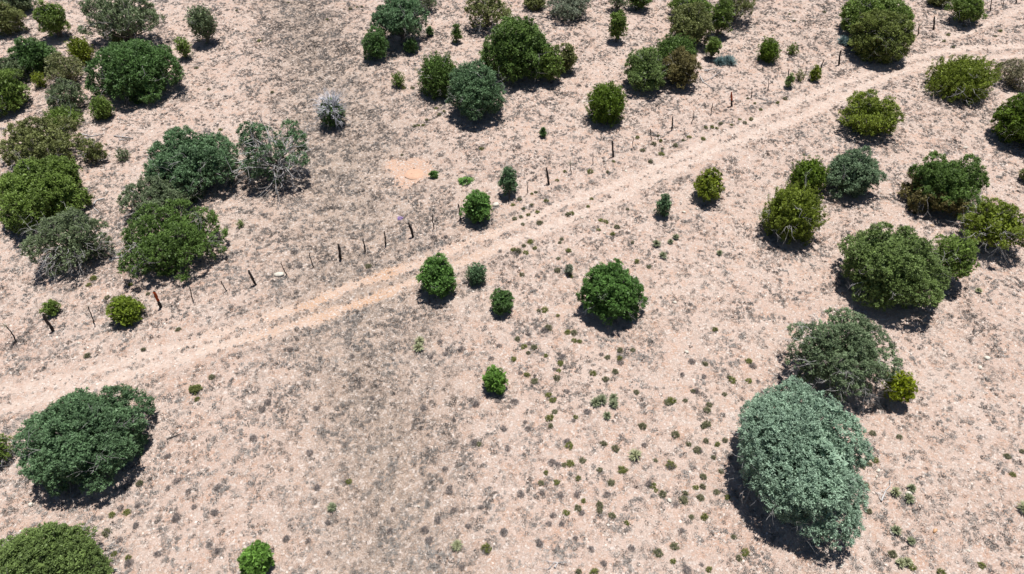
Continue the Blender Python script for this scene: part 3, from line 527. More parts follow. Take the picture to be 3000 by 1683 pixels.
MID = (np.stack([np.interp(k_, np.linspace(0, 1, len(A_)), A_[:, q]) for q in (0, 1)], 1)+np.stack([np.interp(k_, np.linspace(0, 1, len(B_)), B_[:, q]) for q in (0, 1)], 1))/2
MID = [tuple(p) for p in MID[::8]]
ribbon('dirt_road', MID, 1.75, 'two-rut dirt road of pale gravel crossing the slope, red where it passes the swale')
ribbon('dirt_track', TRACK, .8, 'faint single pale track leaving the road at the top right')
# ------------------------------------------------------------------ grass and gravel (uncountable)
rg = np.random.RandomState(7)
def in_view(x, y, margin=1.08, extra=1.5):
    d = y*.7071+(CAM_H)*.7071
    return (np.abs(x) < d*.721*margin+extra)
def blades(x, y, n, spread, height, width, rng, tint, up=.02):
    """n triangular blades for each tuft at x, y"""
    k = len(x); X = np.repeat(x, n); Y = np.repeat(y, n); S = np.repeat(spread, n); H = np.repeat(height, n); T = np.repeat(tint, n)
    ph = rng.rand(k*n)*2*PI; r0 = S*.45*np.sqrt(rng.rand(k*n)); lean = .25+.75*rng.rand(k*n)
    bx, by = X+np.cos(ph)*r0, Y+np.sin(ph)*r0
    ph2 = ph+rng.normal(size=k*n)*.5
    tx, ty = bx+np.cos(ph2)*S*.6*lean, by+np.sin(ph2)*S*.6*lean
    hz = H*(.5+.6*rng.rand(k*n))*(1.05-.6*lean)
    z0 = terrain(bx, by)-.02
    wd = width*(.7+.6*rng.rand(k*n)); wa = rng.rand(k*n)*PI
    wx, wy = np.cos(wa)*wd, np.sin(wa)*wd
    V = np.stack([np.stack([bx-wx, by-wy, z0], 1), np.stack([bx+wx, by+wy, z0], 1), np.stack([tx, ty, z0+hz+up], 1)], 1).reshape(-1, 3)
    F = np.arange(k*n*3).reshape(-1, 3)
    t = np.clip(np.repeat(T+rng.normal(size=k*n)*.12, 3), 0, 1)
    return V, F, t
def instancer(name, P, rotz, scl, tint, pick, protos, kind='stuff'):
    """one object: a cloud of points that carries small meshes (uncountable ground cover)"""
    me = bpy.data.meshes.new(name); n = len(P)
    me.vertices.add(n); me.vertices.foreach_set('co', np.ascontiguousarray(P, np.float32).ravel())
    for an, ty, key, v in (('rotation', 'FLOAT_VECTOR', 'vector', np.c_[np.zeros(n), np.zeros(n), rotz]), ('size', 'FLOAT_VECTOR', 'vector', scl), ('patchtint', 'FLOAT', 'value', tint), ('pick', 'INT', 'value', pick)):
        a = me.attributes.new(an, ty, 'POINT'); a.data.foreach_set(key, np.ascontiguousarray(v, np.int32 if ty == 'INT' else np.float32).ravel())
    o = link_mesh(name, me, kind=kind)
    ng = bpy.data.node_groups.new(name, 'GeometryNodeTree')
    ng.interface.new_socket('Geometry', in_out='INPUT', socket_type='NodeSocketGeometry'); ng.interface.new_socket('Geometry', in_out='OUTPUT', socket_type='NodeSocketGeometry')
    N = ng.nodes; gi = N.new('NodeGroupInput'); go = N.new('NodeGroupOutput'); ip = N.new('GeometryNodeInstanceOnPoints'); jn = N.new('GeometryNodeJoinGeometry')
    for p in protos:
        oi = N.new('GeometryNodeObjectInfo'); oi.inputs['Object'].default_value = bpy.data.objects.new(name+'_shape', p); oi.inputs['As Instance'].default_value = True
        ng.links.new(oi.outputs['Geometry'], jn.inputs[0])
    def na(nm, ty):
        q = N.new('GeometryNodeInputNamedAttribute'); q.data_type = ty; q.inputs[0].default_value = nm; return q.outputs[0]
    er = N.new('FunctionNodeEulerToRotation'); ng.links.new(na('rotation', 'FLOAT_VECTOR'), er.inputs[0])
    ng.links.new(gi.outputs[0], ip.inputs['Points']); ng.links.new(jn.outputs[0], ip.inputs['Instance']); ip.inputs['Pick Instance'].default_value = True
    ng.links.new(na('pick', 'INT'), ip.inputs['Instance Index']); ng.links.new(er.outputs[0], ip.inputs['Rotation']); ng.links.new(na('size', 'FLOAT_VECTOR'), ip.inputs['Scale'])
    ng.links.new(ip.outputs[0], go.inputs[0])
    md = o.modifiers.new('ground_cover', 'NODES'); md.node_group = ng
    return o
def tuft_proto(seed, mat, n=30):
    r = np.random.RandomState(seed)
    ph = r.rand(n)*2*PI; r0 = .36*np.sqrt(r.rand(n)); ln = r.rand(n)
    b = np.stack([np.cos(ph)*r0, np.sin(ph)*r0, np.full(n, -.05)], 1)
    p2 = ph+r.normal(size=n)*.7
    t = b+np.stack([np.cos(p2)*.30*ln, np.sin(p2)*.30*ln, .18+.55*(1-.75*ln)*(.6+.5*r.rand(n))], 1)
    wa = p2+PI/2+r.normal(size=n)*.5; w = (.045+.045*r.rand(n))
    d = np.stack([np.cos(wa)*w, np.sin(wa)*w, np.zeros(n)], 1)
    V = np.stack([b-d, b+d, t], 1).reshape(-1, 3)
    return mesh_np('grass_tuft', V, np.arange(n*3).reshape(-1, 3), mat, tint=np.repeat(r.rand(n), 3), link=False)
def inst_attr(nt, name):
    n = nd(nt, 'ShaderNodeAttribute', attribute_name=name); n.attribute_type = 'INSTANCER'; return n.outputs['Fac']
def grass_field():
    N = GRASS_N
    y = 8+74*rg.rand(N); x = (rg.rand(N)*2-1)*64
    v = in_view(x, y); x, y = x[v], y[v]; N = len(x)
    r = rut_mask(x, y); sw = np.clip(swale(x, y)*(.55+.7*vnoise(x, y, 5, 3)), 0, 1); pm = patch_mask(x, y)
    cl = vnoise(x, y, .75, 40)*.5+vnoise(x, y, 2.2, 41)*.2+vnoise(x, y, .3, 42)*.45-.075
    big = vnoise(x, y, 9, 43)
    left = np.clip((2-x)/14, 0, 1)*np.clip((44-y)/8, 0, 1)
    p = np.clip((cl-.41+.20*sw+.07*left+.08*(big-.5))*4.5, 0, 1)*(.62+.38*sw)+.09
    rd = rut_d(x, y)
    p += .16*np.exp(-((rd-1.0)/.4)**2)
    for q in TREES:
        p += .22*np.exp(-((np.hypot(x-q[2], y-q[3]+.2*q[4])/q[4]-1)/.22)**2)
    p *= (1-.985*r)*(1-.97*pm)
    keep = rg.rand(N) < p
    x, y, sw = x[keep], y[keep], sw[keep]
    k = len(x)
    size = .105+.19*rg.rand(k)**2.4
    hgt = size*(.45+.35*rg.rand(k))
    kindv = np.clip(.10+.55*vnoise(x, y, 1.6, 50)+rg.rand(k)*.5-.15*sw, 0, 1)
    kindv = np.where(rg.rand(k) < .12-.06*sw, .0, kindv)  # random tufts coloured dark in place of the shadow specks between tufts
    m, nt, bs = new_mat('dry_grass')
    t = inst_attr(nt, 'patchtint')
    c = mixc(nt, ramp(nt, t, .0, .25), GRASS_C[0], mixc(nt, ramp(nt, t, .25, 1), GRASS_C[1], GRASS_C[2]))
    c = mixc(nt, ramp(nt, attr(nt, 'tint'), .0, 1., .0, .5), c, GRASS_C[3])
    nt.links.new(c, bs.inputs['Base Color'])
    print('grass tufts', k)
    o = instancer('grass', np.c_[x, y, terrain(x, y)-.01], rg.rand(k)*6.3, np.c_[size, size*(.8+.4*rg.rand(k)), hgt], kindv, rg.randint(0, 6, k), [tuft_proto(200+q, m) for q in range(6)])
    tag(o, 'dry grey and straw coloured grass tufts covering the slope', 'grass')
grass_field()
OCT = np.array([[1, 0, 0], [0, 1, 0], [-1, 0, 0], [0, -1, 0], [0, 0, 1]], float)
OCTF = np.array([[0, 1, 4], [1, 2, 4], [2, 3, 4], [3, 0, 4]])
def gravel_field():
    N = GRAVEL_N
    y = 8+66*rg.rand(N)**1.15; x = (rg.rand(N)*2-1)*62
    sw = swale(x, y); r = rut_mask(x, y)
    p = np.clip(.30+.55*vnoise(x, y, 4, 60)+.5*(r > .2)-.75*sw, .03, 1)
    keep = (rg.rand(N) < p) & in_view(x, y, 1.05)
    x, y = x[keep], y[keep]; k = len(x)
    s = .022+.055*rg.rand(k)**2.2
    a = rg.rand(k)*2*PI; fl = .35+.4*rg.rand(k); el = .6+.8*rg.rand(k)
    pt = OCT[None]*(.75+.5*rg.rand(k, 5, 1))
    px = pt[..., 0]*s[:, None]*el[:, None]; py = pt[..., 1]*s[:, None]; pz = pt[..., 2]*(s*fl*1.6)[:, None]
    X = x[:, None]+px*np.cos(a)[:, None]-py*np.sin(a)[:, None]; Y = y[:, None]+px*np.sin(a)[:, None]+py*np.cos(a)[:, None]
    Z = terrain(x, y)[:, None]-.004+pz
    V = np.stack([X, Y, Z], -1).reshape(-1, 3)
    F = (OCTF[None]+np.arange(k)[:, None, None]*5).reshape(-1, 3)
    print('gravel', k)
    o = mesh_np('gravel', V, F, tinted('gravel_stone', *GRAVEL_C), tint=np.repeat(rg.rand(k), 5), kind='stuff')
    tag(o, 'small pale and pinkish stones scattered on the bare soil', 'gravel')
gravel_field()
# ------------------------------------------------------------------ trees
TRIS = [0]
def make_lobes(rng, R, Ry, h, zc, style, o):
    """centres (K,3) and radii (K,3) of the clumps that make the crown outline"""
    lob = o.get('lob', .26)
    K, rl, dzmin, sq = {'globe': (int(20+11*R), lob*.80, -.75, 0), 'smooth': (int(60+18*R), .135, -.8, 0), 'open': (int(16+9*R), .20, -.55, 0), 'ovoid': (int(14+10*R), .23, -.8, .30),
        'cone': (int(14+10*R), .21, -.85, .55), 'tuft': (int(20+8*R), .17, -.45, 0), 'mixed': (int(24+12*R), .20, -.75, 0)}[style]
    i = np.arange(K)+.5; z = 1-(1-dzmin)*i/K; ph = i*2.399963+rng.rand()*6.3
    d = np.stack([np.sqrt(np.maximum(0, 1-z*z))*np.cos(ph), np.sqrt(np.maximum(0, 1-z*z))*np.sin(ph), z], 1)
    d = unit(d+rng.normal(size=(K, 3))*.16)
    rr = rl*((.75+.5*rng.rand(K)) if style == 'smooth' else (.55+.85*rng.rand(K)))
    push = 1-rr+rng.normal(size=K)*(.02 if style == 'smooth' else .05)
    c = d*push[:, None]*(1+(.03 if style == 'smooth' else .24)*(rng.rand(K)[:, None]-.62))
    inner = rng.rand(K) < (.25 if style in ('globe', 'ovoid', 'cone', 'mixed') else .12)
    c[inner] *= (.5+.25*rng.rand(inner.sum()))[:, None]
    tap = 1-sq*np.clip(c[:, 2]*.8+.3, -.1, 1)
    c[:, 0] *= tap; c[:, 1] *= tap
    if style != 'smooth':
        kp = rng.rand(K) < .88; c, rr, K = c[kp], rr[kp], int(kp.sum())
    S = np.array([R, Ry, h])
    C = c*S+np.array([0, 0, zc])
    rad = np.stack([rr*R, rr*(.3*R+.7*Ry), rr*(.45*R+.55*h)], 1)
    ln = o.get('lean', 0)
    C[:, 0] += ln*(C[:, 2]-zc)
    return C, rad
def plume_lobes(rng, R, Ry, h, zc, o):
    """many narrow upright plumes whose tips lie on the crown's outline"""
    K = int(np.clip(2*PI*R*Ry*1.25*(.5+.5*h/R)/.105*o.get('pd', 1), 16, 460))
    i = np.arange(K)+.5; z = 1-1.6*i/K; ph = i*2.399963+rng.rand()*6.3
    u = np.stack([np.sqrt(np.maximum(0, 1-z*z))*np.cos(ph), np.sqrt(np.maximum(0, 1-z*z))*np.sin(ph), z], 1)
    u = unit(u+rng.normal(size=(K, 3))*.12)
    big = 1-.16*vnoise(u[:, 0]*2+9, u[:, 1]*2+u[:, 2]*1.3, .55, int(rng.randint(999)))
    tip = u*(big*(.80+.30*rng.rand(K)))[:, None]
    inner = rng.rand(K) < .15; tip[inner] *= .7
    T = tip*np.array([R, Ry, h])+np.array([0, 0, zc])
    ln = o.get('lean', 0); T[:, 0] += ln*(T[:, 2]-zc)*1.2
    ax = unit(np.stack([u[:, 0]*.55+ln*1.4, u[:, 1]*.55, np.full(K, 1.0)], 1))
    L = np.minimum(.95, .62*h)*(.6+.7*rng.rand(K))
    keep = rng.rand(K) < .9
    return T[keep], ax[keep], L[keep], ((.045+.020*min(R, 2.5))*(.7+.6*rng.rand(K)))[keep]
def sprays(rng, C, O, rc, ns, upb, rnd, tintc, wid=.30, nup=.5, ln=.56):
    """a tuft of ns small leaf sprays round each centre C, on the side of the outward direction O"""
    n = len(C); m = n*ns
    c = np.repeat(C, ns, 0); o = np.repeat(O, ns, 0); r = np.repeat(rc, ns)
    q = unit(o*.55+np.array([0, 0, upb*.35])+rdir(rng, m)*.95)
    nrm = unit(q*.5+np.array([0, 0, nup])+rdir(rng, m)*rnd)
    ax = q*.55+o*.3+np.array([0, 0, upb])+rdir(rng, m)*.7
    ax = unit(ax-nrm*(ax*nrm).sum(1)[:, None]*.8)
    base = c+q*(r*(.1+.85*rng.rand(m)))[:, None]
    L = r*ln*(.6+.8*rng.rand(m))
    side = unit(np.cross(nrm, ax))*(L*wid*(.7+.6*rng.rand(m)))[:, None]
    V = np.stack([base-side, base+side, base+ax*L[:, None]], 1).reshape(-1, 3)
    t = np.clip(np.repeat(tintc, ns)*.6+rng.rand(m)*.4, 0, 1)
    return V, np.arange(m*3).reshape(-1, 3), np.repeat(t, 3)
def bez(a, b, c, n=6):
    t = np.linspace(0, 1, n)[:, None]
    return (1-t)**2*np.asarray(a)+2*t*(1-t)*np.asarray(b)+t*t*np.asarray(c)
def fork(tb, rng, p0, d, L, r, depth, sides=4, spread=.6, up=.0):
    """a crooked branch that forks"""
    q = [p0]; dd = np.asarray(d, float)
    for s in range(3):
        dd = unit(dd+rng.normal(size=3)*.22+np.array([0, 0, up])); q.append(q[-1]+dd*L/3)
    tb.add(q, np.linspace(r, r*.5, 4), sides)
    if depth:
        for k in range(2 if rng.rand() < .7 else 3):
            fork(tb, rng, q[rng.randint(1, 4)], unit(dd+rdir(rng, 1)[0]*spread), L*(.55+.3*rng.rand()), r*.55, depth-1, 3, spread, up)
def make_tree(spec, idx):
    name, label, x, y, R, Ry, h, zc, style, pal, o = spec
    rng = np.random.RandomState(100+idx)
    z0 = float(terrain(x, y))
    small = R < .95
    cat = 'dead tree' if o.get('snag') else ('shrub' if small else 'tree')
    grp = 'small juniper bushes and seedlings' if small else 'junipers scattered over the slope'
    root = empty(name, (x, y, z0), label, cat, None if o.get('snag') else grp)
    rc0 = .085+.028*min(R, 3.) if style not in ('plume', 'wispy') else .06+.012*min(R, 2.5)
    rc0 *= o.get('rc', 1)*1.12*float(np.clip(.55+y/75, .85, 1.4))
    lo_z = max(.04, (zc-h)*.9)
    if style in ('plume', 'wispy'):
        T, ax, L, pr = plume_lobes(rng, R, Ry, h, zc, o)
        dens = 1.0 if style == 'plume' else .55
        Cs, Os, tn = [], [], []
        for k in range(len(T)):
            n = int(dens*max(5, L[k]*pr[k]*2.3/(rc0*rc0)))
            s = rng.rand(n)
            prof = pr[k]*np.sin(PI*np.clip(.12+.83*s, 0, 1))**.8+.01
            sd_ = rdir(rng, n); sd_ -= ax[k]*(sd_ @ ax[k])[:, None]; sd_ = unit(sd_)
            p = T[k]-ax[k]*(L[k]*(1-s))[:, None]+sd_*(prof*(.6+.4*rng.rand(n)))[:, None]
            Cs.append(p); Os.append(unit(ax[k]*1.5+sd_*.7)); tn.append(np.full(n, rng.rand())*.6+.4*rng.rand(n))
        C, O, tc = np.concatenate(Cs), np.concatenate(Os), np.concatenate(tn)
        hubs, hr = T-ax*(L*.75)[:, None], None
        upb, rnd = 1.0, .6
    else:
        LC, LR = make_lobes(rng, R, Ry, h, zc, style, o)
        dens = {'globe': 1.25, 'smooth': 1.5, 'open': .85, 'ovoid': 1.25, 'cone': 1.25, 'tuft': 1.3, 'mixed': 1.3}[style]
        Cs, Os, tn, ow = [], [], [], []
        for k in range(len(LC)):
            area = 4*PI*(LR[k].prod())**(2/3)
            n = max(7, int(dens*area/(rc0*rc0*2.3)))
            d = rdir(rng, int(n*1.25)); n = len(d); keep = (d[:, 2]+.5*(d*unit(LC[k]-np.array([0, 0, zc]))).sum(1) > -.15) | (rng.rand(n) < .12)
            if style in ('open', 'tuft'): d[:, 2] = np.where((d[:, 2] < -.2), d[:, 2]*.5, d[:, 2])
            d = d[keep]; n = len(d)
            Cs.append(LC[k]+d*LR[k]*(.74+.44*rng.rand(n))[:, None]); Os.append(unit(d+unit(LC[k]-np.array([0, 0, zc*.5]))*.5))
            tn.append(np.full(n, rng.rand())*.45+.55*rng.rand(n)); ow.append(np.full(n, k))
        C, O, tc, ow = np.concatenate(Cs), np.concatenate(Os), np.concatenate(tn), np.concatenate(ow)
        D = (((C[:, None]-LC[None])/LR[None])**2).sum(-1); D[np.arange(len(C)), ow] = 9
        keep = (D.min(1) > .66) | (rng.rand(len(C)) < .03)
        C, O, tc = C[keep], O[keep], tc[keep]
        hubs, hr = LC, LR
        upb, rnd = .35, .7
    keep = C[:, 2] > lo_z
    C, O, tc = C[keep], O[keep], tc[keep]
    if o.get('bare'):                       # foliage left out where the white limbs show
        hole = (np.linalg.norm((C-np.array([0, -.15*R, zc+.25*h]))/np.array([R*.55, R*.75, h*.8]), axis=1) < .8) & (rng.rand(len(C)) < .72)
        C, O, tc = C[~hole], O[~hole], tc[~hole]
    rc = rc0*(.75+.5*rng.rand(len(C)))
    ns = 13 if style in ('plume', 'wispy') else 30
    if style == 'mixed':
        br = (C[:, 2] < zc+.15*h) & (C[:, 0] < .25*R+ .2*rng.normal(size=len(C))) 
        V, F, t = sprays(rng, C[br], O[br], rc[br], ns, upb, rnd, tc[br]); mesh_np('brown_foliage', V, F, foliage_mat('brown'), root, tint=t); TRIS[0] += len(F)
        C, O, tc, rc = C[~br], O[~br], tc[~br], rc[~br]
    if o.get('snag'): k = np.linalg.norm((C-np.array([0, .2*R, zc*.7]))/np.array([.75, .75, .95]), axis=1) < R; C, O, tc, rc = C[k], O[k], tc[k], rc[k]
    V, F, t = sprays(rng, C, O, rc, ns, upb, rnd, tc)
    # oversized inner leaf sprays, added to block light and darken crown gaps and shadow
    m = int(len(C)*ns*(.10 if style == 'open' else .2))
    if m > 4 and not o.get('bare'):
        q = rdir(rng, m)*(rng.rand(m)**.4)[:, None]*.74
        Ci = q*np.array([R, Ry, h])+np.array([0, 0, zc]); Ci[:, 0] += o.get('lean', 0)*(Ci[:, 2]-zc); Ci = Ci[Ci[:, 2] > lo_z+.1]
        V2, F2, t2 = sprays(rng, Ci, rdir(rng, len(Ci)), np.full(len(Ci), (.2 if style == 'plume' else .30)*min(1, R)+.04), 1, .3, 1., rng.rand(len(Ci)), .42)
        V, F, t = np.concatenate([V, V2]), np.concatenate([F, F2+len(V)]), np.concatenate([t, t2])
    mesh_np('crown', V, F, foliage_mat(pal), root, tint=t); TRIS[0] += len(F)
    # trunk and limbs
    tb = Tubes(); r0 = .035+.045*R
    stems = 1 if small else 3
    bases = [np.array([rng.normal()*.06*R, rng.normal()*.06*R, -.05]) for _ in range(stems)]
    top = np.array([o.get('lean', 0)*h*.4, 0, zc])
    for b in bases: tb.add(bez(b, b*1.5+np.array([0, 0, zc*.5]), top+b*2, 6), np.linspace(r0*1.25, r0*.45, 6), 6)
    for k in (range(len(hubs)) if hr is not None else rng.permutation(len(hubs))[:40]):
        b = bases[rng.randint(stems)]; s = .15+.5*rng.rand(); st = bez(b, b*1.5+np.array([0, 0, zc*.5]), top+b*2, 12)[int(s*11)]
        e = hubs[k]; md = (st+e)/2+np.array([0, 0, -.08*h])+rng.normal(size=3)*.05*R
        tb.add(bez(st, md, e, 5), np.linspace(r0*.5, r0*.16, 5), 4)
        if style in ('open', 'tuft', 'wispy') and hr is not None:
            for _ in range(3): tb.add(bez(e, e+rng.normal(size=3)*.1*R, e+rdir(rng, 1)[0]*hr[k]*.95, 4), np.linspace(r0*.15, r0*.05, 4), 3)
    tb.build('trunk', MAT_BARK, root)
    nd_ = o.get('dead', int(7*R) if R > 1.2 and style != 'plume' else 0)
    if nd_:
        db = Tubes()
        for k in range(nd_):
            u = rdir(rng, 1)[0]; u[1] -= .35; u[2] = u[2]*.55+.05 if not o.get('bare') else abs(u[2])*.8; u = unit(u)
            if o.get('bare'): p0 = np.array([0, 0, zc*.6])+u*np.array([R, R, h])*.25; L = .66*R; r = .062
            else: p0 = np.array([0, 0, zc*.95])+u*np.array([R, R, h])*.62; L = .40*R; r = .017 if 'dead' in o else .012
            fork(db, rng, p0, u, L, r, 2, 4 if o.get('bare') else 3, .75)
        db.build('dead_branches', MAT_DEADWOOD, root)['kind'] = 'stuff'
    if o.get('snag'):
        sb = Tubes(); tpt = np.array([0, 0, h*2.05])
        sb.add(bez((0, -.1*R, 0), (.05*R, -.2*R, h), (.08*R, .1*R, h*1.7), 7), np.linspace(.13, .04, 7), 6)
        for k in range(84):
            u = rdir(rng, 1)[0]; u[2] = -.45+1.4*rng.rand(); u = unit(u)
            p0 = np.array([.03*R, -.05*R, h*(.75+.5*rng.rand())])+u*.1
            reach = np.linalg.norm(u*np.array([R, R, h]))*(.5+.16*rng.rand())
            fork(sb, rng, p0, u, reach, .044, 2, 4, .45, -.06 if u[2] < .2 else .08)
        sb.build('bare_branches', noisy('silver_wood', (.42, .42, .46), (.68, .68, .72), 4), root)['kind'] = 'stuff'
for i, s in enumerate(TREES): make_tree(s, i)
print('tree tris', TRIS[0])
# ------------------------------------------------------------------ fence posts
for i, (x, y, hh, lx, thick, kind, label) in enumerate(POSTS):
    rng = np.random.RandomState(500+i)
    z0 = float(terrain(x, y))
    root = empty('fence_post', (x, y, z0), label, 'fence post', 'weathered posts of the old fence line')
    r = (.034, .055, .088)[thick]
    n = 9; s = np.linspace(0, 1, n)
    wob = (.035, .03, .03)[thick]
    bx = lx*s+np.cumsum(rng.normal(size=n))*wob*.6*(s > 0); by = np.cumsum(rng.normal(size=n))*wob*.6*(s > 0)
    if kind == 'bent': bx = lx*s**2.4
    P = np.stack([bx, by, -.12+(hh+.12)*s], 1)
    rad = r*(1.1-.35*s)*(1+.12*rng.normal(size=n))
    cut = 5 if kind == 'red' else n
    tb = Tubes(); tb.add(P[:cut], rad[:cut], 7)
    if thick < 2 and kind != 'red':
        for k in range(1+rng.randint(2)): fork(tb, rng, P[rng.randint(4, 8)], unit(np.array([rng.normal(), rng.normal(), .8])), .22, r*.45, 0, 4)
    tb.build('shaft', MAT_POST, root)
    if kind == 'red':
        t2 = Tubes(); t2.add(P[cut-1:], rad[cut-1:]*1.04, 7); t2.build('painted_top', MAT_RED, root)
    if kind in ('brush', 'fork'):
        t2 = Tubes()
        for k in range(14 if kind == 'brush' else 4): fork(t2, rng, P[-1], unit(np.array([rng.normal(), rng.normal(), .35])), .26, .012, 1, 3)
        t2.build('dry_brush', noisy('dry_brush', (.12, .12, .09), (.25, .24, .17), 9), root)['kind'] = 'stuff'
# ------------------------------------------------------------------ rocks
def rock_mesh(rng, sx, sy, sz):
    import bmesh
    bm = bmesh.new(); bmesh.ops.create_icosphere(bm, subdivisions=2, radius=1)
    V = np.array([v.co[:] for v in bm.verts]); F = np.array([[v.index for v in f.verts] for f in bm.faces]); bm.free()
    for _ in range(7):                       # flat broken faces
        d = rdir(rng, 1)[0]; c = .55+.3*rng.rand(); t = V @ d; V = V-np.maximum(t-c, 0)[:, None]*d
    V *= 1+.05*rng.normal(size=(len(V), 1))
    return V*np.array([sx, sy, sz]), F
for i, (x, y, w, hh, tone, label) in enumerate(ROCKS):
    rng = np.random.RandomState(700+i)
    V, F = rock_mesh(rng, w*.58, w*.58*(.55+.25*rng.rand()), hh*.62)
    o = mesh_np('rock', V, F, MAT_ROCK[tone], loc=(x, y, float(terrain(x, y))+hh*.22)); o.rotation_euler.z = .5*rng.normal()
    tag(o, label, 'rock', 'loose pale rocks lying on the slope')
# ------------------------------------------------------------------ fallen wood
for i, (lines, label) in enumerate(WOOD):
    rng = np.random.RandomState(800+i); tb = Tubes()
    x0, y0 = lines[0][0]
    for j, ln in enumerate(lines):
        P = resample([p for p in ln], .25); P = P+rng.normal(size=P.shape)*.02
        z = terrain(P[:, 0], P[:, 1])-terrain(x0, y0)+.05+.03*rng.rand(len(P))
        Q = np.c_[P-np.array([x0, y0]), z]
        r = .05 if j == 0 else .032
        tb.add(Q, np.linspace(r, r*.45, len(Q)), 5)
        for k in range(3): fork(tb, rng, Q[rng.randint(len(Q))], unit(np.array([rng.normal(), rng.normal(), .12])), .45, r*.4, 1, 3)
    o = tb.build('fallen_branch', MAT_DEADWOOD if 'dark' not in label else MAT_BARK, loc=(x0, y0, float(terrain(x0, y0))))
    tag(o, label, 'fallen branch', 'dead wood lying on the ground')
# ------------------------------------------------------------------ spiky rosettes
def spike_mesh(rng, n, L, w, zmin, zmax, r0=.02, droop=.1):
    u = rdir(rng, n); u[:, 2] = zmin+(zmax-zmin)*rng.rand(n); u[:, :2] = unit(u[:, :2])*np.sqrt(np.maximum(0, 1-u[:, 2:]**2)); 
    l = L*(.75+.35*rng.rand(n))[:, None]
    b = u*r0; m = b+u*l*.5; t = b+u*l; t[:, 2] -= droop*L
    s = unit(np.cross(u, np.array([0, 0, 1.])+rdir(rng, n)*.3))*w
    V = np.stack([b-s*.5, b+s*.5, m+s, m-s, t+s*.12, t-s*.12], 1).reshape(-1, 3)
    k = np.arange(n)[:, None]*6
    F = np.concatenate([k+np.array([[0, 1, 2, 3]]), k+np.array([[3, 2, 4, 5]])])
    return V, F, np.repeat(rng.rand(n), 6)
YM = {'pale': tinted('pale_spike_leaf', (.20, .22, .11), (.42, .43, .27), .1), 'green': tinted('green_spike_leaf', (.11, .13, .07), (.28, .31, .19), .1), 'blue': tinted('blue_spike_leaf', (.07, .12, .12), (.20, .28, .28), .05)}
MAT_SKIRT = tinted('dead_leaf_skirt', (.22, .20, .18), (.5, .47, .43))
for i, (x, y, s, kind, label) in enumerate(YUCCAS):
    rng = np.random.RandomState(900+i)
    root = empty('yucca', (x, y, float(terrain(x, y))), label, 'yucca', 'spiky rosette plants on the open slope')
    V, F, t = spike_mesh(rng, 90, s*.62, .016+.012*s, .05, 1., .03)
    mesh_np('leaf_rosette', V+np.array([0, 0, s*.28]), F, YM[kind], root, tint=t)
    V, F, t = spike_mesh(rng, 46, s*.42, .02, -.75, .1, .03, .15)
    V = V+np.array([0, 0, s*.27]); V[:, 2] = np.maximum(V[:, 2], -.01)
    mesh_np('dead_skirt', V, F, MAT_SKIRT, root, tint=t)
    tb = Tubes(); tb.add([(0, 0, -.03), (0, 0, s*.15), (0, 0, s*.3)], [s*.1, s*.1, s*.06], 6); tb.build('stem', MAT_BARK, root)
for i, (x, y, w, d, label) in enumerate(AGAVES):
    rng = np.random.RandomState(950+i); VV, FF, TT = [], [], []; n = 0
    for k in range(13):
        V, F, t = spike_mesh(rng, 60, .62, .025, .12, 1., .03)
        VV.append(V+np.array([(rng.rand()*2-1)*w*.36, (rng.rand()*2-1)*d*.36, .12])); FF.append(F+n); TT.append(t); n += len(V)
    root = empty('spiky_clump', (x, y, float(terrain(x, y))), label, 'spiky plant', 'blue-grey spiky clumps')
    mesh_np('spike_leaves', np.concatenate(VV), np.concatenate(FF), YM['blue'], root, tint=np.concatenate(TT))
    V, F, t = spike_mesh(rng, 60, w*.5, .03, -.3, .1, .2, .1); V[:, 2] = np.maximum(V[:, 2]+.08, .01); V[:, 1] *= d/w
    mesh_np('dead_skirt', V, F, MAT_SKIRT, root, tint=t)
# ------------------------------------------------------------------ low shrubs
def shrub_proto(seed, twiggy):
    rng = np.random.RandomState(seed)
    n = 60; d = rdir(rng, n); d[:, 2] = np.abs(d[:, 2])
    C = d*np.array([.5, .5, .52])*(.45+.55*rng.rand(n))[:, None]
    C[:, 2] += .04
    V, F, t = sprays(rng, C, unit(d+np.array([0, 0, .4])), np.full(n, .15), 10, .6, .7, rng.rand(n), .10 if twiggy else .18, .5, 1.0)
    return V, F, t
def scatter(name, pts, mats, seeds, twiggy, size, label, group, cat, zs):
    pm = [mesh_np(name, *shrub_proto(s, twiggy)[:2], mats[k % len(mats)], tint=shrub_proto(s, twiggy)[2], link=False) for k, s in enumerate(seeds)]
    rng = np.random.RandomState(seeds[0])
    for i, (x, y) in enumerate(pts):
        o = link_mesh(name, pm[rng.randint(len(pm))], loc=(x, y, float(terrain(x, y))-.01))
        q = size*(.75+.6*rng.rand()); o.scale = (q, q*(.8+.4*rng.rand()), q*zs*(.75+.5*rng.rand())); o.rotation_euler.z = rng.rand()*6.3
        tag(o, label, cat, group)
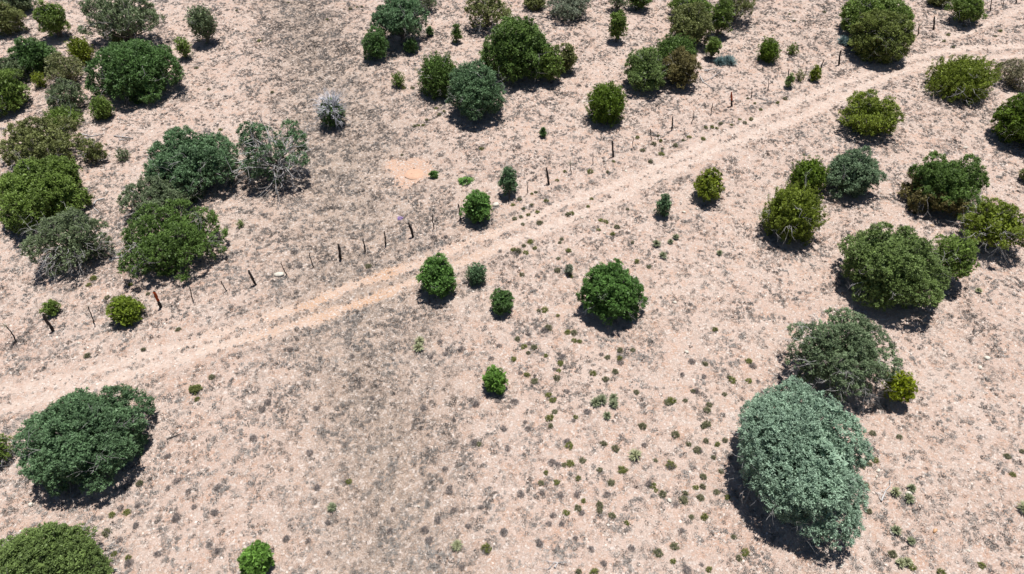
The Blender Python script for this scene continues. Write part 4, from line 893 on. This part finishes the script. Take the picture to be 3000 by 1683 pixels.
scatter('low_shrub', SHRUBS, [tinted('low_shrub_leaf', *PAL['snake'], transl=.15), tinted('low_shrub_leaf_dull', *PAL['snake2'], transl=.15)], list(range(20, 28)), False, .33, 'low yellow-green shrub growing among the stones and dry grass', 'low yellow-green shrubs dotted over the slope', 'low shrub', .8)
scatter('dead_shrub', DEADSHRUBS, [tinted('dead_shrub_twig', *PAL['deadshrub'])], list(range(40, 46)), True, .34, 'small dark grey-purple dead shrub on the dry ground', 'dark dead shrubs dotted over the slope', 'dead shrub', .7)
x, y = WEED
V, F, t = shrub_proto(61, False)
o = mesh_np('weed_mat', V*np.array([1.15, .95, .55]), F, tinted('weed_leaf', *PAL['bright']), loc=(x, y, float(terrain(x, y))-.01), tint=t)
tag(o, 'flat vivid green weed mat right of the bare reddish patch', 'weed')
x, y = FLOWERS
V, F, t = shrub_proto(62, True)
o = mesh_np('wildflower', V*np.array([.42, .36, .3]), F, tinted('purple_petal', (.22, .14, .4), (.5, .36, .75)), loc=(x, y, float(terrain(x, y))), tint=t)
tag(o, 'tiny purple wildflower patch in dry grass above the bent post', 'wildflower')
# ------------------------------------------------------------------ sandy disc in the bare patch
x, y = MOUND
a = np.linspace(0, 2*PI, 33)[:-1]; rr = np.array([0, .2, .38, .46, .55, .68]); zz = np.array([.035, .03, .035, .06, .045, -.03])
rng = np.random.RandomState(3)
V = [(0, 0, zz[0])]
for r, z in zip(rr[1:], zz[1:]):
    for q in a: V.append((r*math.cos(q)*1.15*(1+.05*rng.normal()), r*math.sin(q)*(1+.05*rng.normal()), z+.006*rng.normal()))
V = np.array(V); n = 32
F = [[0, 1+k, 1+(k+1) % n, 1+(k+1) % n] for k in range(n)]
F = np.array([[1+q*n+k, 1+(q+1)*n+k, 1+(q+1)*n+(k+1) % n, 1+q*n+(k+1) % n] for q in range(4) for k in range(n)])
cap = np.array([[1+k, 1+k+1, 1+(30-k), 1+(31-k)] for k in range(0, 15)])
o = mesh_np('ant_mound', V, np.concatenate([F, cap]), noisy('mound_sand', SOIL['patch2'], SOIL['patch'], 5), loc=(x, y, float(terrain(x, y))-.0), smooth=True)
tag(o, 'smooth pale sandy ring in the middle of the bare reddish patch', 'ant mound')
